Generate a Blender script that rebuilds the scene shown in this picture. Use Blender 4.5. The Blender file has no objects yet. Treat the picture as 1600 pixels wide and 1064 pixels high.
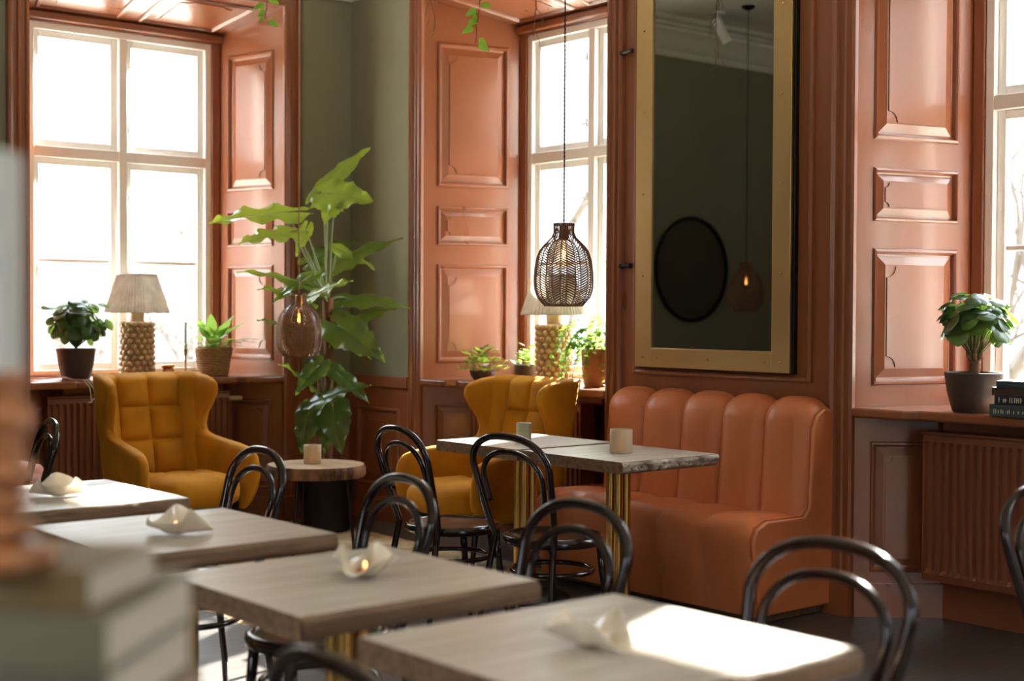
import bpy, bmesh, math, random
from mathutils import Vector, Matrix, noise
PI = math.pi
random.seed(7)
SC = bpy.context.scene
COL = SC.collection

# ------------------------------------------------------------------ camera
F_PX, H_EYE, ROLL, Y_HOR = 2222.0, 1.37, 0.005, 486.0
cam_data = bpy.data.cameras.new('camera')
cam_data.sensor_width = 36.0
cam_data.lens = 36.0 * F_PX / 1600.0
cam_data.clip_start = 0.05
cam_data.clip_end = 400
cam = bpy.data.objects.new('camera', cam_data)
COL.objects.link(cam)
pitch = math.atan((532 - Y_HOR) / F_PX)
fwd = Vector((-.768, .64, 0)).normalized()
rgt = Vector((fwd.y, -fwd.x, 0))
upv = Vector((0, 0, 1))
cf = fwd * math.cos(pitch) - upv * math.sin(pitch)
cu = upv * math.cos(pitch) + fwd * math.sin(pitch)
# the camera is rolled very slightly
cu2 = cu * math.cos(ROLL) - rgt * math.sin(ROLL)
cr2 = rgt * math.cos(ROLL) + cu * math.sin(ROLL)
M = Matrix((cr2, cu2, -cf)).transposed().to_4x4()
M.translation = Vector((8.05, -5.29, H_EYE))
cam.matrix_world = M
cam_data.dof.use_dof = True
cam_data.dof.focus_distance = 6.3
cam_data.dof.aperture_fstop = 2.1
SC.camera = cam

# ------------------------------------------------------------------ world, sun, exposure
SC.view_settings.view_transform = 'Standard'
SC.view_settings.look = 'None'
SC.view_settings.exposure = 0.66
SC.view_settings.gamma = 1.0
SC.view_settings.use_curve_mapping = False
w = bpy.data.worlds.new('sky')
SC.world = w
w.use_nodes = True
wn = w.node_tree.nodes
wl = w.node_tree.links
bg = wn['Background']
tc = wn.new('ShaderNodeTexCoord')
sep = wn.new('ShaderNodeSeparateXYZ')
ramp = wn.new('ShaderNodeValToRGB')
wl.new(tc.outputs['Generated'], sep.inputs[0])
wl.new(sep.outputs['Z'], ramp.inputs[0])
ramp.color_ramp.elements[0].color = (.93, .97, 1.0, 1)
ramp.color_ramp.elements[0].position = 0.0
ramp.color_ramp.elements[1].color = (.78, .89, 1.0, 1)
ramp.color_ramp.elements[1].position = 0.7
wl.new(ramp.outputs[0], bg.inputs['Color'])
# an overcast sky: the horizon is a good deal dimmer than the zenith
sramp = wn.new('ShaderNodeMapRange')
sramp.interpolation_type = 'SMOOTHSTEP'
sramp.inputs['From Min'].default_value = .10
sramp.inputs['From Max'].default_value = .65
sramp.inputs['To Min'].default_value = 1.5
sramp.inputs['To Max'].default_value = 15.0
wl.new(sep.outputs['Z'], sramp.inputs['Value'])
wl.new(sramp.outputs['Result'], bg.inputs['Strength'])
sun_data = bpy.data.lights.new('sun', 'SUN')
sun_data.energy = 48.0
sun_data.angle = math.radians(0.7)
sun_data.color = (1.0, .95, .87)
sun = bpy.data.objects.new('sun', sun_data)
COL.objects.link(sun)
SUN_DIR = Vector((.40, -1.0, -math.tan(math.radians(27.3)) * math.hypot(.40, 1.0)))
sun.rotation_euler = SUN_DIR.to_track_quat('-Z', 'Y').to_euler()
sun.location = (-2, 12, 9)
SC.cycles.use_denoising = True
SC.cycles.max_bounces = 10
SC.cycles.diffuse_bounces = 5
SC.cycles.glossy_bounces = 5
SC.cycles.transmission_bounces = 6
SC.cycles.transparent_max_bounces = 12
SC.cycles.sample_clamp_indirect = 8.0
SC.cycles.caustics_reflective = False
SC.cycles.caustics_refractive = False


def portal(loc, rot, sx, sy):
    d = bpy.data.lights.new('window_portal', 'AREA')
    d.shape = 'RECTANGLE'; d.size = sx; d.size_y = sy
    d.cycles.is_portal = True
    o = bpy.data.objects.new('window_portal', d)
    o.location = loc; o.rotation_euler = rot
    COL.objects.link(o)


# ------------------------------------------------------------------ helpers
class MB:
    def __init__(self): self.b = bmesh.new()

    def v(self, p): return self.b.verts.new(p)

    def face(self, vs, mi=0):
        try:
            f = self.b.faces.new(vs); f.material_index = mi; return f
        except ValueError:
            return None

    def poly(self, pts, mi=0): return self.face([self.v(p) for p in pts], mi)

    def box(self, x0, x1, y0, y1, z0, z1, mi=0):
        P = [(x0, y0, z0), (x1, y0, z0), (x1, y1, z0), (x0, y1, z0), (x0, y0, z1), (x1, y0, z1), (x1, y1, z1), (x0, y1, z1)]
        V = [self.v(p) for p in P]
        for q in ((3, 2, 1, 0), (4, 5, 6, 7), (0, 1, 5, 4), (1, 2, 6, 5), (2, 3, 7, 6), (3, 0, 4, 7)):
            self.face([V[i] for i in q], mi)
        return V

    def obox(self, c, size, ax, ay, az):
        ax, ay, az = Vector(ax).normalized(), Vector(ay).normalized(), Vector(az).normalized()
        V = []
        for sz in (-1, 1):
            for sx, sy in ((-1, -1), (1, -1), (1, 1), (-1, 1)):
                V.append(self.v(Vector(c) + ax * sx * size[0] / 2 + ay * sy * size[1] / 2 + az * sz * size[2] / 2))
        for q in ((3, 2, 1, 0), (4, 5, 6, 7), (0, 1, 5, 4), (1, 2, 6, 5), (2, 3, 7, 6), (3, 0, 4, 7)):
            self.face([V[i] for i in q])

    def grid(self, rows, cu=False, cv=False, mi=0):
        """rows: list of lists of points; cu closes along a row, cv closes rows"""
        V = [[self.v(p) for p in r] for r in rows]
        R, C = len(V), len(V[0])
        for i in range(R if cv else R - 1):
            for j in range(C if cu else C - 1):
                self.face([V[i][j], V[i][(j + 1) % C], V[(i + 1) % R][(j + 1) % C], V[(i + 1) % R][j]], mi)
        return V

    def tube(self, pts, r, n=8, closed=False, caps=True, squash=None):
        pts = [Vector(p) for p in pts]
        L = len(pts)
        rs = r if isinstance(r, (list, tuple)) else [r] * L
        tang = []
        for i in range(L):
            a = pts[(i - 1) % L] if (closed or i > 0) else pts[i]
            b = pts[(i + 1) % L] if (closed or i < L - 1) else pts[i]
            t = (b - a)
            tang.append(t.normalized() if t.length > 1e-9 else Vector((0, 0, 1)))
        ref = Vector((0, 0, 1)) if abs(tang[0].z) < .9 else Vector((1, 0, 0))
        nrm = tang[0].cross(ref).normalized()
        rows = []
        for i in range(L):
            nrm = nrm - tang[i] * nrm.dot(tang[i])
            nrm = nrm.normalized() if nrm.length > 1e-9 else tang[i].orthogonal().normalized()
            bn = tang[i].cross(nrm)
            rows.append([pts[i] + (nrm * math.cos(2 * PI * k / n) + bn * math.sin(2 * PI * k / n)) * rs[i] for k in range(n)])
        V = self.grid(rows, cu=True, cv=closed)
        if caps and not closed:
            self.face(V[0][::-1]); self.face(V[-1])

    def lathe(self, prof, n=32, c=(0, 0, 0), closed=False):
        rows = []
        for k in range(n):
            a = 2 * PI * k / n
            rows.append([(c[0] + r * math.cos(a), c[1] + r * math.sin(a), c[2] + z) for r, z in prof])
        self.grid(rows, cu=closed, cv=True)

    def ball(self, c, r, u=10, v=7, s=(1, 1, 1)):
        prof = []
        rows = []
        for i in range(1, v):
            a = PI * i / v
            rows.append([(c[0] + r * s[0] * math.sin(a) * math.cos(2 * PI * k / u), c[1] + r * s[1] * math.sin(a) * math.sin(2 * PI * k / u), c[2] + r * s[2] * math.cos(a)) for k in range(u)])
        V = self.grid(rows, cu=True)
        t = self.v((c[0], c[1], c[2] + r * s[2])); b = self.v((c[0], c[1], c[2] - r * s[2]))
        for k in range(u):
            self.face([t, V[0][k], V[0][(k + 1) % u]]); self.face([b, V[-1][(k + 1) % u], V[-1][k]])

    def build(self, name, mats, parent=None, smooth=True, sharp=.7, merge=False, bevel=0, bseg=2, recalc=True):
        if merge: bmesh.ops.remove_doubles(self.b, verts=self.b.verts, dist=1e-5)
        if recalc: bmesh.ops.recalc_face_normals(self.b, faces=self.b.faces)
        for f in self.b.faces: f.smooth = smooth
        if smooth:
            for e in self.b.edges:
                if len(e.link_faces) == 2 and e.calc_face_angle(0) > sharp: e.smooth = False
        me = bpy.data.meshes.new(name)
        self.b.to_mesh(me); self.b.free()
        for m in (mats if isinstance(mats, (list, tuple)) else [mats]): me.materials.append(m)
        o = bpy.data.objects.new(name, me)
        COL.objects.link(o)
        if parent: o.parent = parent
        if bevel:
            b = o.modifiers.new('bevel', 'BEVEL'); b.width = bevel; b.segments = bseg; b.limit_method = 'ANGLE'; b.angle_limit = .6
        return o


def tag(o, label, cat, group=None):
    o['label'] = label; o['category'] = cat
    if group: o['group'] = group
    return o


def thing(name, label, cat, loc=(0, 0, 0), rz=0, group=None):
    o = bpy.data.objects.new(name, None)
    o.empty_display_size = .1
    COL.objects.link(o)
    o.location = loc; o.rotation_euler = (0, 0, rz)
    return tag(o, label, cat, group)


def structure(o):
    o['kind'] = 'structure'
    return o


def dup(root, loc, rz, label, group=None):
    r = root.copy(); COL.objects.link(r)
    r.location = loc; r.rotation_euler = (0, 0, rz); r['label'] = label
    if group: r['group'] = group
    for ch in list(root.children):
        c = ch.copy(); COL.objects.link(c); c.parent = r
        for g in list(ch.children):
            d = g.copy(); COL.objects.link(d); d.parent = c
    return r


# ------------------------------------------------------------------ materials
def srgb(r, g, b):
    f = lambda c: (c / 255 / 12.92) if c / 255 <= .04045 else ((c / 255 + .055) / 1.055) ** 2.4
    return (f(r), f(g), f(b), 1)


def mat(name, col, rough=.5, metal=0, var=.0, vscale=8, bump=0, bscale=60, stretch=(1, 1, 1), sheen=0, spec=.5, trans=0, coat=0, emit=None, estr=0, rvar=0, col2=None, sss=0):
    m = bpy.data.materials.new(name); m.use_nodes = True
    nt = m.node_tree; N = nt.nodes; L = nt.links
    p = N['Principled BSDF']
    p.inputs['Base Color'].default_value = col
    p.inputs['Roughness'].default_value = rough
    p.inputs['Metallic'].default_value = metal
    p.inputs['Specular IOR Level'].default_value = spec
    if trans: p.inputs['Transmission Weight'].default_value = trans
    if coat: p.inputs['Coat Weight'].default_value = coat; p.inputs['Coat Roughness'].default_value = .12
    if sheen: p.inputs['Sheen Weight'].default_value = sheen; p.inputs['Sheen Roughness'].default_value = .4
    if sss: p.inputs['Subsurface Weight'].default_value = sss; p.inputs['Subsurface Radius'].default_value = (.05, .03, .02)
    if emit: p.inputs['Emission Color'].default_value = emit; p.inputs['Emission Strength'].default_value = estr
    if var or bump or rvar or col2:
        t = N.new('ShaderNodeTexCoord'); mp = N.new('ShaderNodeMapping'); mp.inputs['Scale'].default_value = stretch
        L.new(t.outputs['Object'], mp.inputs[0])
    if var or col2:
        n = N.new('ShaderNodeTexNoise'); n.inputs['Scale'].default_value = vscale; n.inputs['Detail'].default_value = 5
        L.new(mp.outputs[0], n.inputs['Vector'])
        r = N.new('ShaderNodeValToRGB'); L.new(n.outputs['Fac'], r.inputs[0])
        a = col2 if col2 else tuple([c * (1 - var) for c in col[:3]] + [1])
        b = col if col2 else tuple([min(1, c * (1 + var)) for c in col[:3]] + [1])
        r.color_ramp.elements[0].color = a; r.color_ramp.elements[1].color = b
        r.color_ramp.elements[0].position = .35; r.color_ramp.elements[1].position = .65
        L.new(r.outputs[0], p.inputs['Base Color'])
    if rvar:
        n3 = N.new('ShaderNodeTexNoise'); n3.inputs['Scale'].default_value = vscale * 1.7; L.new(mp.outputs[0], n3.inputs['Vector'])
        mr = N.new('ShaderNodeMapRange'); mr.inputs['To Min'].default_value = max(.02, rough - rvar); mr.inputs['To Max'].default_value = rough + rvar
        L.new(n3.outputs['Fac'], mr.inputs[0]); L.new(mr.outputs[0], p.inputs['Roughness'])
    if bump:
        n2 = N.new('ShaderNodeTexNoise'); n2.inputs['Scale'].default_value = bscale; n2.inputs['Detail'].default_value = 4
        L.new(mp.outputs[0], n2.inputs['Vector'])
        bn = N.new('ShaderNodeBump'); bn.inputs['Strength'].default_value = bump; bn.inputs['Distance'].default_value = .01
        L.new(n2.outputs['Fac'], bn.inputs['Height']); L.new(bn.outputs[0], p.inputs['Normal'])
    return m


def wood_mat(name, c1, c2, rough=.4, axis='X', scale=3, spec=.5, bump=.1):
    st = {'X': (1, 14, 14), 'Y': (14, 1, 14), 'Z': (14, 14, 1)}[axis]
    return mat(name, c1, rough, col2=c2, vscale=scale, stretch=st, bump=bump, bscale=12, spec=spec, rvar=.06)


def leaf_mat(name, c, rough=.35, tr=.35, tcol=None):
    m = mat(name, c, rough, var=.25, vscale=14, bump=.15, bscale=30)
    nt = m.node_tree; N = nt.nodes; L = nt.links
    t = N.new('ShaderNodeBsdfTranslucent'); t.inputs[0].default_value = tcol or (c[0] * 2.2, c[1] * 1.9, c[2] * .8, 1)
    mx = N.new('ShaderNodeMixShader'); mx.inputs[0].default_value = tr
    L.new(N['Principled BSDF'].outputs[0], mx.inputs[1]); L.new(t.outputs[0], mx.inputs[2])
    L.new(mx.outputs[0], N['Material Output'].inputs[0])
    return m


PAINT = mat('terracotta_paint', srgb(138, 79, 48), .3, var=.05, vscale=3, bump=.06, bscale=25, rvar=.06, stretch=(1, 1, .25), spec=.6, coat=.35)
GREEN = mat('green_wall_paint', srgb(130, 128, 106), .75, var=.04, vscale=2, bump=.03, bscale=90)
CEIL = mat('ceiling_paint', srgb(222, 218, 208), .8, var=.02)
WALLW = mat('warm_plaster', srgb(150, 140, 120), .8, var=.03)
WHITE = mat('white_gloss_paint', srgb(238, 236, 232), .35, var=.02, bump=.03)
RADI = mat('radiator_paint', srgb(122, 70, 46), .35, var=.04)
IRON = mat('dark_iron', srgb(30, 26, 24), .45, metal=.6)
BRASS = mat('brushed_brass', srgb(208, 178, 126), .38, metal=1, var=.02, vscale=2, rvar=.05)
BRASSD = mat('polished_brass', srgb(206, 164, 92), .26, metal=1)
BLACKWOOD = mat('bentwood_lacquer', srgb(30, 16, 11), .14, spec=.4, var=.2, vscale=6, coat=.1)
SEATWOOD = mat('seat_lacquer', srgb(46, 28, 22), .22, spec=.5, var=.15, vscale=5, coat=.3)
LEATHER = mat('tan_leather', srgb(200, 116, 70), .38, var=.07, vscale=3, bump=.12, bscale=220, spec=.45)
LEATHERP = mat('pink_tan_leather', srgb(196, 124, 108), .4, var=.05, bump=.1, bscale=200)
VELVET = mat('mustard_velvet', srgb(186, 124, 26), .75, var=.16, vscale=5, sheen=.35, spec=.15)
VELVET.node_tree.nodes['Principled BSDF'].inputs['Sheen Tint'].default_value = srgb(235, 185, 90)
TOPWOOD = wood_mat('oak_top_window_sheen', srgb(202, 193, 181), srgb(178, 168, 155), .34, 'Y', 2.2)  # oak paled and greyed in colour for the window sheen on the tops
EDGEWOOD = wood_mat('oak_edge', srgb(134, 104, 78), srgb(98, 74, 54), .55, 'Y', 3)
BARK = mat('pale_bark_edge', srgb(200, 184, 164), .8, col2=srgb(104, 82, 66), vscale=9, stretch=(1, 1, 3), bump=.6, bscale=26)
CANDLEG = mat('grey_candle_wax', srgb(206, 210, 208), .5, sss=.2)
RATTAN = mat('rattan', srgb(122, 84, 56), .6, var=.2, vscale=20)
MIRROR = mat('mirror_glass', (.25, .25, .23, 1), .015, metal=1)
POTB = mat('dark_brown_pot', srgb(64, 50, 42), .45, var=.06)
TERRA = mat('terracotta_pot', srgb(168, 116, 82), .7, var=.1)
BASKET = mat('straw_basket', srgb(176, 134, 88), .8, var=.3, vscale=30, stretch=(1, 1, 4), bump=.8, bscale=60)
SOIL = mat('soil', srgb(40, 30, 24), .9, bump=.8, bscale=40)
LEAFD = leaf_mat('philodendron_leaf', srgb(58, 84, 42), .22, .46, srgb(186, 205, 70))
LEAFP = leaf_mat('pilea_leaf', srgb(52, 84, 44), .3, .25, srgb(130, 170, 60))
LEAFL = leaf_mat('light_leaf', srgb(110, 156, 70), .35, .4, srgb(170, 205, 90))
LEAFV = leaf_mat('vine_leaf', srgb(104, 146, 62), .4, .35)
STEM = mat('green_stem', srgb(126, 138, 88), .5)
TRUNK = mat('plant_trunk', srgb(128, 100, 74), .8, var=.35, vscale=10, stretch=(1, 1, 5), bump=.8, bscale=20)
HUSK = mat('dry_husk', srgb(108, 66, 42), .8, var=.3, vscale=12)
CERA = mat('bubble_ceramic', srgb(192, 160, 112), .3, var=.12, vscale=12, coat=.3)
CREAM = mat('cream_glaze', srgb(222, 210, 190), .18, var=.06, vscale=10, coat=.6)
WAX = mat('candle_wax', srgb(225, 224, 222), .5, sss=.3)
COPPER = mat('copper_jar', srgb(196, 130, 82), .22, metal=1)
TURNED = mat('turned_wood', srgb(180, 120, 78), .28, var=.45, vscale=10, stretch=(1, 1, .4))
RUG = mat('beige_rug', srgb(214, 194, 158), .95, col2=srgb(166, 144, 108), vscale=7, bump=1, bscale=60)
CORD = mat('twisted_cord', srgb(48, 36, 28), .7)
CORDL = mat('light_cord', srgb(140, 116, 84), .7)
WCORD = mat('white_cable', srgb(220, 214, 204), .5)
ROUNDW = wood_mat('log_slice_top', srgb(176, 150, 122), srgb(150, 122, 94), .5, 'X', 2)
LOGSIDE = mat('log_bark', srgb(140, 100, 66), .85, col2=srgb(60, 40, 28), vscale=10, stretch=(2, 2, .5), bump=.9, bscale=24)
PAPER = mat('book_pages', srgb(196, 188, 174), .85, var=.06, vscale=3, stretch=(1, 1, 60))
FILA = mat('filament', srgb(255, 190, 110), .5, emit=srgb(255, 176, 90), estr=14)
FLAME = mat('tealight_flame', srgb(255, 200, 130), .5, emit=srgb(255, 170, 90), estr=5)


def glass_mat(name, tint, refl=.08, rough=.02, alpha=1.0):
    m = bpy.data.materials.new(name); m.use_nodes = True
    nt = m.node_tree; N = nt.nodes; L = nt.links
    N.remove(N['Principled BSDF'])
    t = N.new('ShaderNodeBsdfTransparent'); t.inputs[0].default_value = tint
    g = N.new('ShaderNodeBsdfGlossy'); g.inputs['Roughness'].default_value = rough
    fr = N.new('ShaderNodeLayerWeight'); fr.inputs[0].default_value = .25
    mp = N.new('ShaderNodeMapRange'); mp.inputs['To Min'].default_value = refl * .5; mp.inputs['To Max'].default_value = min(1, refl * 6)
    mx = N.new('ShaderNodeMixShader')
    L.new(fr.outputs['Facing'], mp.inputs[0]); L.new(mp.outputs[0], mx.inputs[0])
    L.new(t.outputs[0], mx.inputs[1]); L.new(g.outputs[0], mx.inputs[2]); L.new(mx.outputs[0], N['Material Output'].inputs[0])
    return m


PANE = glass_mat('window_glass', (.97, .98, .97, 1), .04, .0)
BULB = glass_mat('bulb_glass', (1, .9, .76, 1), .12)
AMBER = glass_mat('amber_liner', (.96, .84, .70, 1), .06, .15)
FROST = mat('sandy_glass', srgb(222, 196, 160), .35, trans=.35, var=.1, vscale=10, stretch=(1, 1, .3), sss=.2)
FROSTG = mat('green_sandy_glass', srgb(186, 186, 150), .3, trans=.5, var=.12, vscale=12)

# dark boarded floor
def floor_mat():
    m = mat('dark_floorboards', srgb(60, 54, 50), .38)
    nt = m.node_tree; N = nt.nodes; L = nt.links; p = N['Principled BSDF']
    t = N.new('ShaderNodeTexCoord'); mp = N.new('ShaderNodeMapping'); mp.inputs['Rotation'].default_value = (0, 0, PI / 2)
    br = N.new('ShaderNodeTexBrick'); br.inputs['Scale'].default_value = 1
    br.inputs['Brick Width'].default_value = 1.6; br.inputs['Row Height'].default_value = .14; br.inputs['Mortar Size'].default_value = .002
    br.inputs['Color1'].default_value = srgb(98, 92, 88); br.inputs['Color2'].default_value = srgb(80, 75, 72); br.inputs['Mortar'].default_value = srgb(36, 32, 30)
    n = N.new('ShaderNodeTexNoise'); n.inputs['Scale'].default_value = 5; n.inputs['Detail'].default_value = 6
    mp2 = N.new('ShaderNodeMapping'); mp2.inputs['Scale'].default_value = (12, 1, 1)
    mxx = N.new('ShaderNodeMixRGB'); mxx.blend_type = 'MULTIPLY'; mxx.inputs[0].default_value = .5
    L.new(t.outputs['Object'], mp.inputs[0]); L.new(mp.outputs[0], br.inputs['Vector'])
    L.new(t.outputs['Object'], mp2.inputs[0]); L.new(mp2.outputs[0], n.inputs['Vector'])
    L.new(br.outputs['Color'], mxx.inputs[1]); L.new(n.outputs['Fac'], mxx.inputs[2]); L.new(mxx.outputs[0], p.inputs['Base Color'])
    mr = N.new('ShaderNodeMapRange'); mr.inputs['To Min'].default_value = .28; mr.inputs['To Max'].default_value = .5
    L.new(n.outputs['Fac'], mr.inputs[0]); L.new(mr.outputs[0], p.inputs['Roughness'])
    b = N.new('ShaderNodeBump'); b.inputs['Strength'].default_value = .3; b.inputs['Distance'].default_value = .004
    L.new(br.outputs['Fac'], b.inputs['Height']); b.invert = True; L.new(b.outputs[0], p.inputs['Normal'])
    return m


FLOORM = floor_mat()

# ------------------------------------------------------------------ frames of reference of the two window walls
# local (u, z, d): u along the wall away from the corner, z up, d into the room
W1 = lambda u, z, d: Vector((d, -u, z))      # wall at x = 0
W2 = lambda u, z, d: Vector((u, -d, z))      # wall at y = 0
SILL, HEAD = .945, 3.33
FR0, FR1 = .93, 3.20
# ------------------------------------------------------------------ the room
OPEN1 = [(.524, 2.195)]
OPEN2 = [(.83, 2.51), (4.12, 5.80), (7.4, 9.08)]
XMAX, YMIN, ZC = 10.6, -7.6, 3.68


def wbox(mb, F, u0, u1, z0, z1, d0, d1):
    P = [F(u, z, d) for u in (u0, u1) for z in (z0, z1) for d in (d0, d1)]
    V = [mb.v(p) for p in P]
    for q in ((0, 1, 3, 2), (4, 6, 7, 5), (0, 4, 5, 1), (2, 3, 7, 6), (0, 2, 6, 4), (1, 5, 7, 3)):
        mb.face([V[i] for i in q])


def wall_shell(name, F, ulen, opens, D, panels):
    """solid piers between openings: green above the dado, painted timber elsewhere"""
    mb = MB()
    u = -.9 if F is W1 else 0
    u = 0
    edges = []
    for a, b in opens: edges.append((u, a)); u = b
    edges.append((u, ulen))
    th = D + .18
    for a, b in edges:
        wbox(mb, F, a, b, 0, ZC, -th, 0)
        if a > 0: wbox(mb, F, a - .17, a, 0, ZC, -th, -D)
        if b < ulen: wbox(mb, F, b, b + .17, 0, ZC, -th, -D)
    for a, b in opens:
        wbox(mb, F, a, b, HEAD, ZC, -D, 0)              # above the opening
        wbox(mb, F, a + .17, b - .17, FR1 - .02, ZC, -th, -D)
        wbox(mb, F, a, b, 0, .9, -th, -.30)             # under the sill
    return structure(mb.build(name, GREEN, smooth=False))


wall_left = wall_shell('wall_left', W1, 7.6, OPEN1, .57, None)
wall_back = wall_shell('wall_back', W2, XMAX, OPEN2, .65, None)
mb = MB(); mb.box(-.8, 0, 0, .85, 0, ZC); structure(mb.build('wall_corner', GREEN, smooth=False))
# unseen openings added in the two walls behind the viewer for fill daylight
mb = MB()
for a_, b_ in ((YMIN, -4.4), (-3.0, .8)): mb.box(XMAX, XMAX + .2, a_, b_, 0, ZC)
for a_, b_ in ((-4.4, -3.0),):
    mb.box(XMAX, XMAX + .2, a_, b_, 0, .9); mb.box(XMAX, XMAX + .2, a_, b_, 3.1, ZC)
    portal((XMAX + .15, (a_ + b_) / 2, 2.0), (0, PI / 2, 0), 2.2, 1.4)
structure(mb.build('wall_right', WALLW, smooth=False))
mb = MB()
for a_, b_ in ((-.8, 5.4), (6.8, XMAX + .2)): mb.box(a_, b_, YMIN - .2, YMIN, 0, ZC)
for a_, b_ in ((5.4, 6.8),):
    mb.box(a_, b_, YMIN - .2, YMIN, 0, .9); mb.box(a_, b_, YMIN - .2, YMIN, 3.1, ZC)
    portal(((a_ + b_) / 2, YMIN - .15, 2.0), (PI / 2, 0, 0), 1.4, 2.2)
structure(mb.build('wall_front', WALLW, smooth=False))
mb = MB(); mb.box(-.8, XMAX + .2, YMIN - .2, .85, -.1, 0); structure(mb.build('floor', FLOORM, smooth=False))
mb = MB(); mb.box(-.8, XMAX + .2, YMIN - .2, .85, ZC, ZC + .15); structure(mb.build('ceiling', CEIL, smooth=False))

# cornice: a moulding swept round the room
prof = [(0, 3.43), (.02, 3.43), (.03, 3.455), (.03, 3.47), (.05, 3.48), (.08, 3.51), (.12, 3.56), (.17, 3.60), (.18, 3.625), (.21, 3.63), (.22, 3.65), (.30, 3.655), (.31, ZC)]
mb = MB()
rows = []
for (x, y, sx, sy) in ((0, 0, 1, -1), (XMAX, 0, -1, -1), (XMAX, YMIN, -1, 1), (0, YMIN, 1, 1)):
    rows.append([(x + sx * o, y + sy * o, z - .0005) for o, z in prof])
mb.grid(rows, cv=True)
structure(mb.build('trim_1', CEIL, sharp=.5))


# ---- joinery
def loops_panel(mb, P, u0, u1, z0, z1, notch=True):
    """a raised and fielded panel: P(u, z, d) with d out of the surface"""
    seq = [(0, 0), (.006, .010), (.016, .012), (.022, .004), (.028, -.012), (.036, -.013), (.075, -.002)]
    if min(u1 - u0, z1 - z0) < .3: seq = [(a * .8, d) for a, d in seq]
    prev = None
    for ins, d in seq:
        a, b, c, e = u0 + ins, u1 - ins, z0 + ins, z1 - ins
        cur = [mb.v(P(a, c, d)), mb.v(P(b, c, d)), mb.v(P(b, e, d)), mb.v(P(a, e, d))]
        if prev:
            for k in range(4): mb.face([prev[k], prev[(k + 1) % 4], cur[(k + 1) % 4], cur[k]])
        prev = cur
    mb.face(prev)
    # raised field with hollow corners
    ins += .008
    a, b, c, e = u0 + ins, u1 - ins, z0 + ins, z1 - ins
    r = min(.05, (b - a) / 5, (e - c) / 5)
    pts = []
    for cx, cz, a0 in ((a, c, 90), (b, c, 180), (b, e, 270), (a, e, 0)):
        for k in range(5):
            t = math.radians(a0 - 22.5 * k)
            pts.append((cx + r * math.cos(t), cz + r * math.sin(t)))
    lo = [mb.v(P(x, z, d)) for x, z in pts]; hi = [mb.v(P(x, z, d + .005)) for x, z in pts]
    for k in range(len(pts)): mb.face([lo[k], lo[(k + 1) % len(pts)], hi[(k + 1) % len(pts)], hi[k]])
    mb.face(hi)


def panelled(mb, P, U0, U1, Z0, Z1, rects, t=.02):
    """flat framing with panels let in; the framing is t thick with closed edges"""
    us = sorted({U0, U1, *[r[0] for r in rects], *[r[1] for r in rects]})
    zs = sorted({Z0, Z1, *[r[2] for r in rects], *[r[3] for r in rects]})
    for i in range(len(us) - 1):
        for j in range(len(zs) - 1):
            cu_, cz = (us[i] + us[i + 1]) / 2, (zs[j] + zs[j + 1]) / 2
            if any(r[0] < cu_ < r[1] and r[2] < cz < r[3] for r in rects): continue
            mb.poly([P(us[i], zs[j], 0), P(us[i + 1], zs[j], 0), P(us[i + 1], zs[j + 1], 0), P(us[i], zs[j + 1], 0)])
    for r in rects: loops_panel(mb, P, *r)
    c = [(U0, Z0), (U1, Z0), (U1, Z1), (U0, Z1)]
    for k in range(4):
        a, b = c[k], c[(k + 1) % 4]
        mb.poly([P(*a, 0), P(*b, 0), P(*b, -t), P(*a, -t)])


def splay(F, ua, da, ub, db):
    """local plane from (ua, da) to (ub, db); returns P(s, z, d) and its length; d points to the window side"""
    A, B = F(ua, 0, da), F(ub, 0, db)
    t = (B - A); L_ = t.length; t.normalize()
    n = Vector((t.y, -t.x, 0))
    mid = F((ua + ub) / 2, 0, (da + db) / 2)
    return t, n, L_, A


CAS = [(0, -.01), (0, .022), (.012, .03), (.02, .03), (.026, .018), (.05, .018), (.056, .026), (.066, .026), (.072, .014), (.09, .014), (.098, .03), (.112, .036), (.125, .03), (.13, .0)]


def casing(name, F, u0, u1, zt, zb=0.0, wid=.13, parent=None, mtl=None, deep=1.0):
    mb = MB(); rows = []
    k = wid / .13
    for o, d in CAS:
        rows.append([F(u0 - o * k, zb, d * deep), F(u0 - o * k, zt + o * k, d * deep), F(u1 + o * k, zt + o * k, d * deep), F(u1 + o * k, zb, d * deep)])
    mb.grid(rows)
    # plinth blocks
    for a, b in ((u0 - wid - .004, u0 + .002), (u1 - .002, u1 + wid + .004)):
        if zb == 0: wbox(mb, F, a, b, 0, .16, 0, .045)
    o = mb.build(name, mtl or PAINT, parent, sharp=.5)
    return o


RECT_Z = [(1.04, 1.665), (1.785, 2.03), (2.155, 3.06)]


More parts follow.
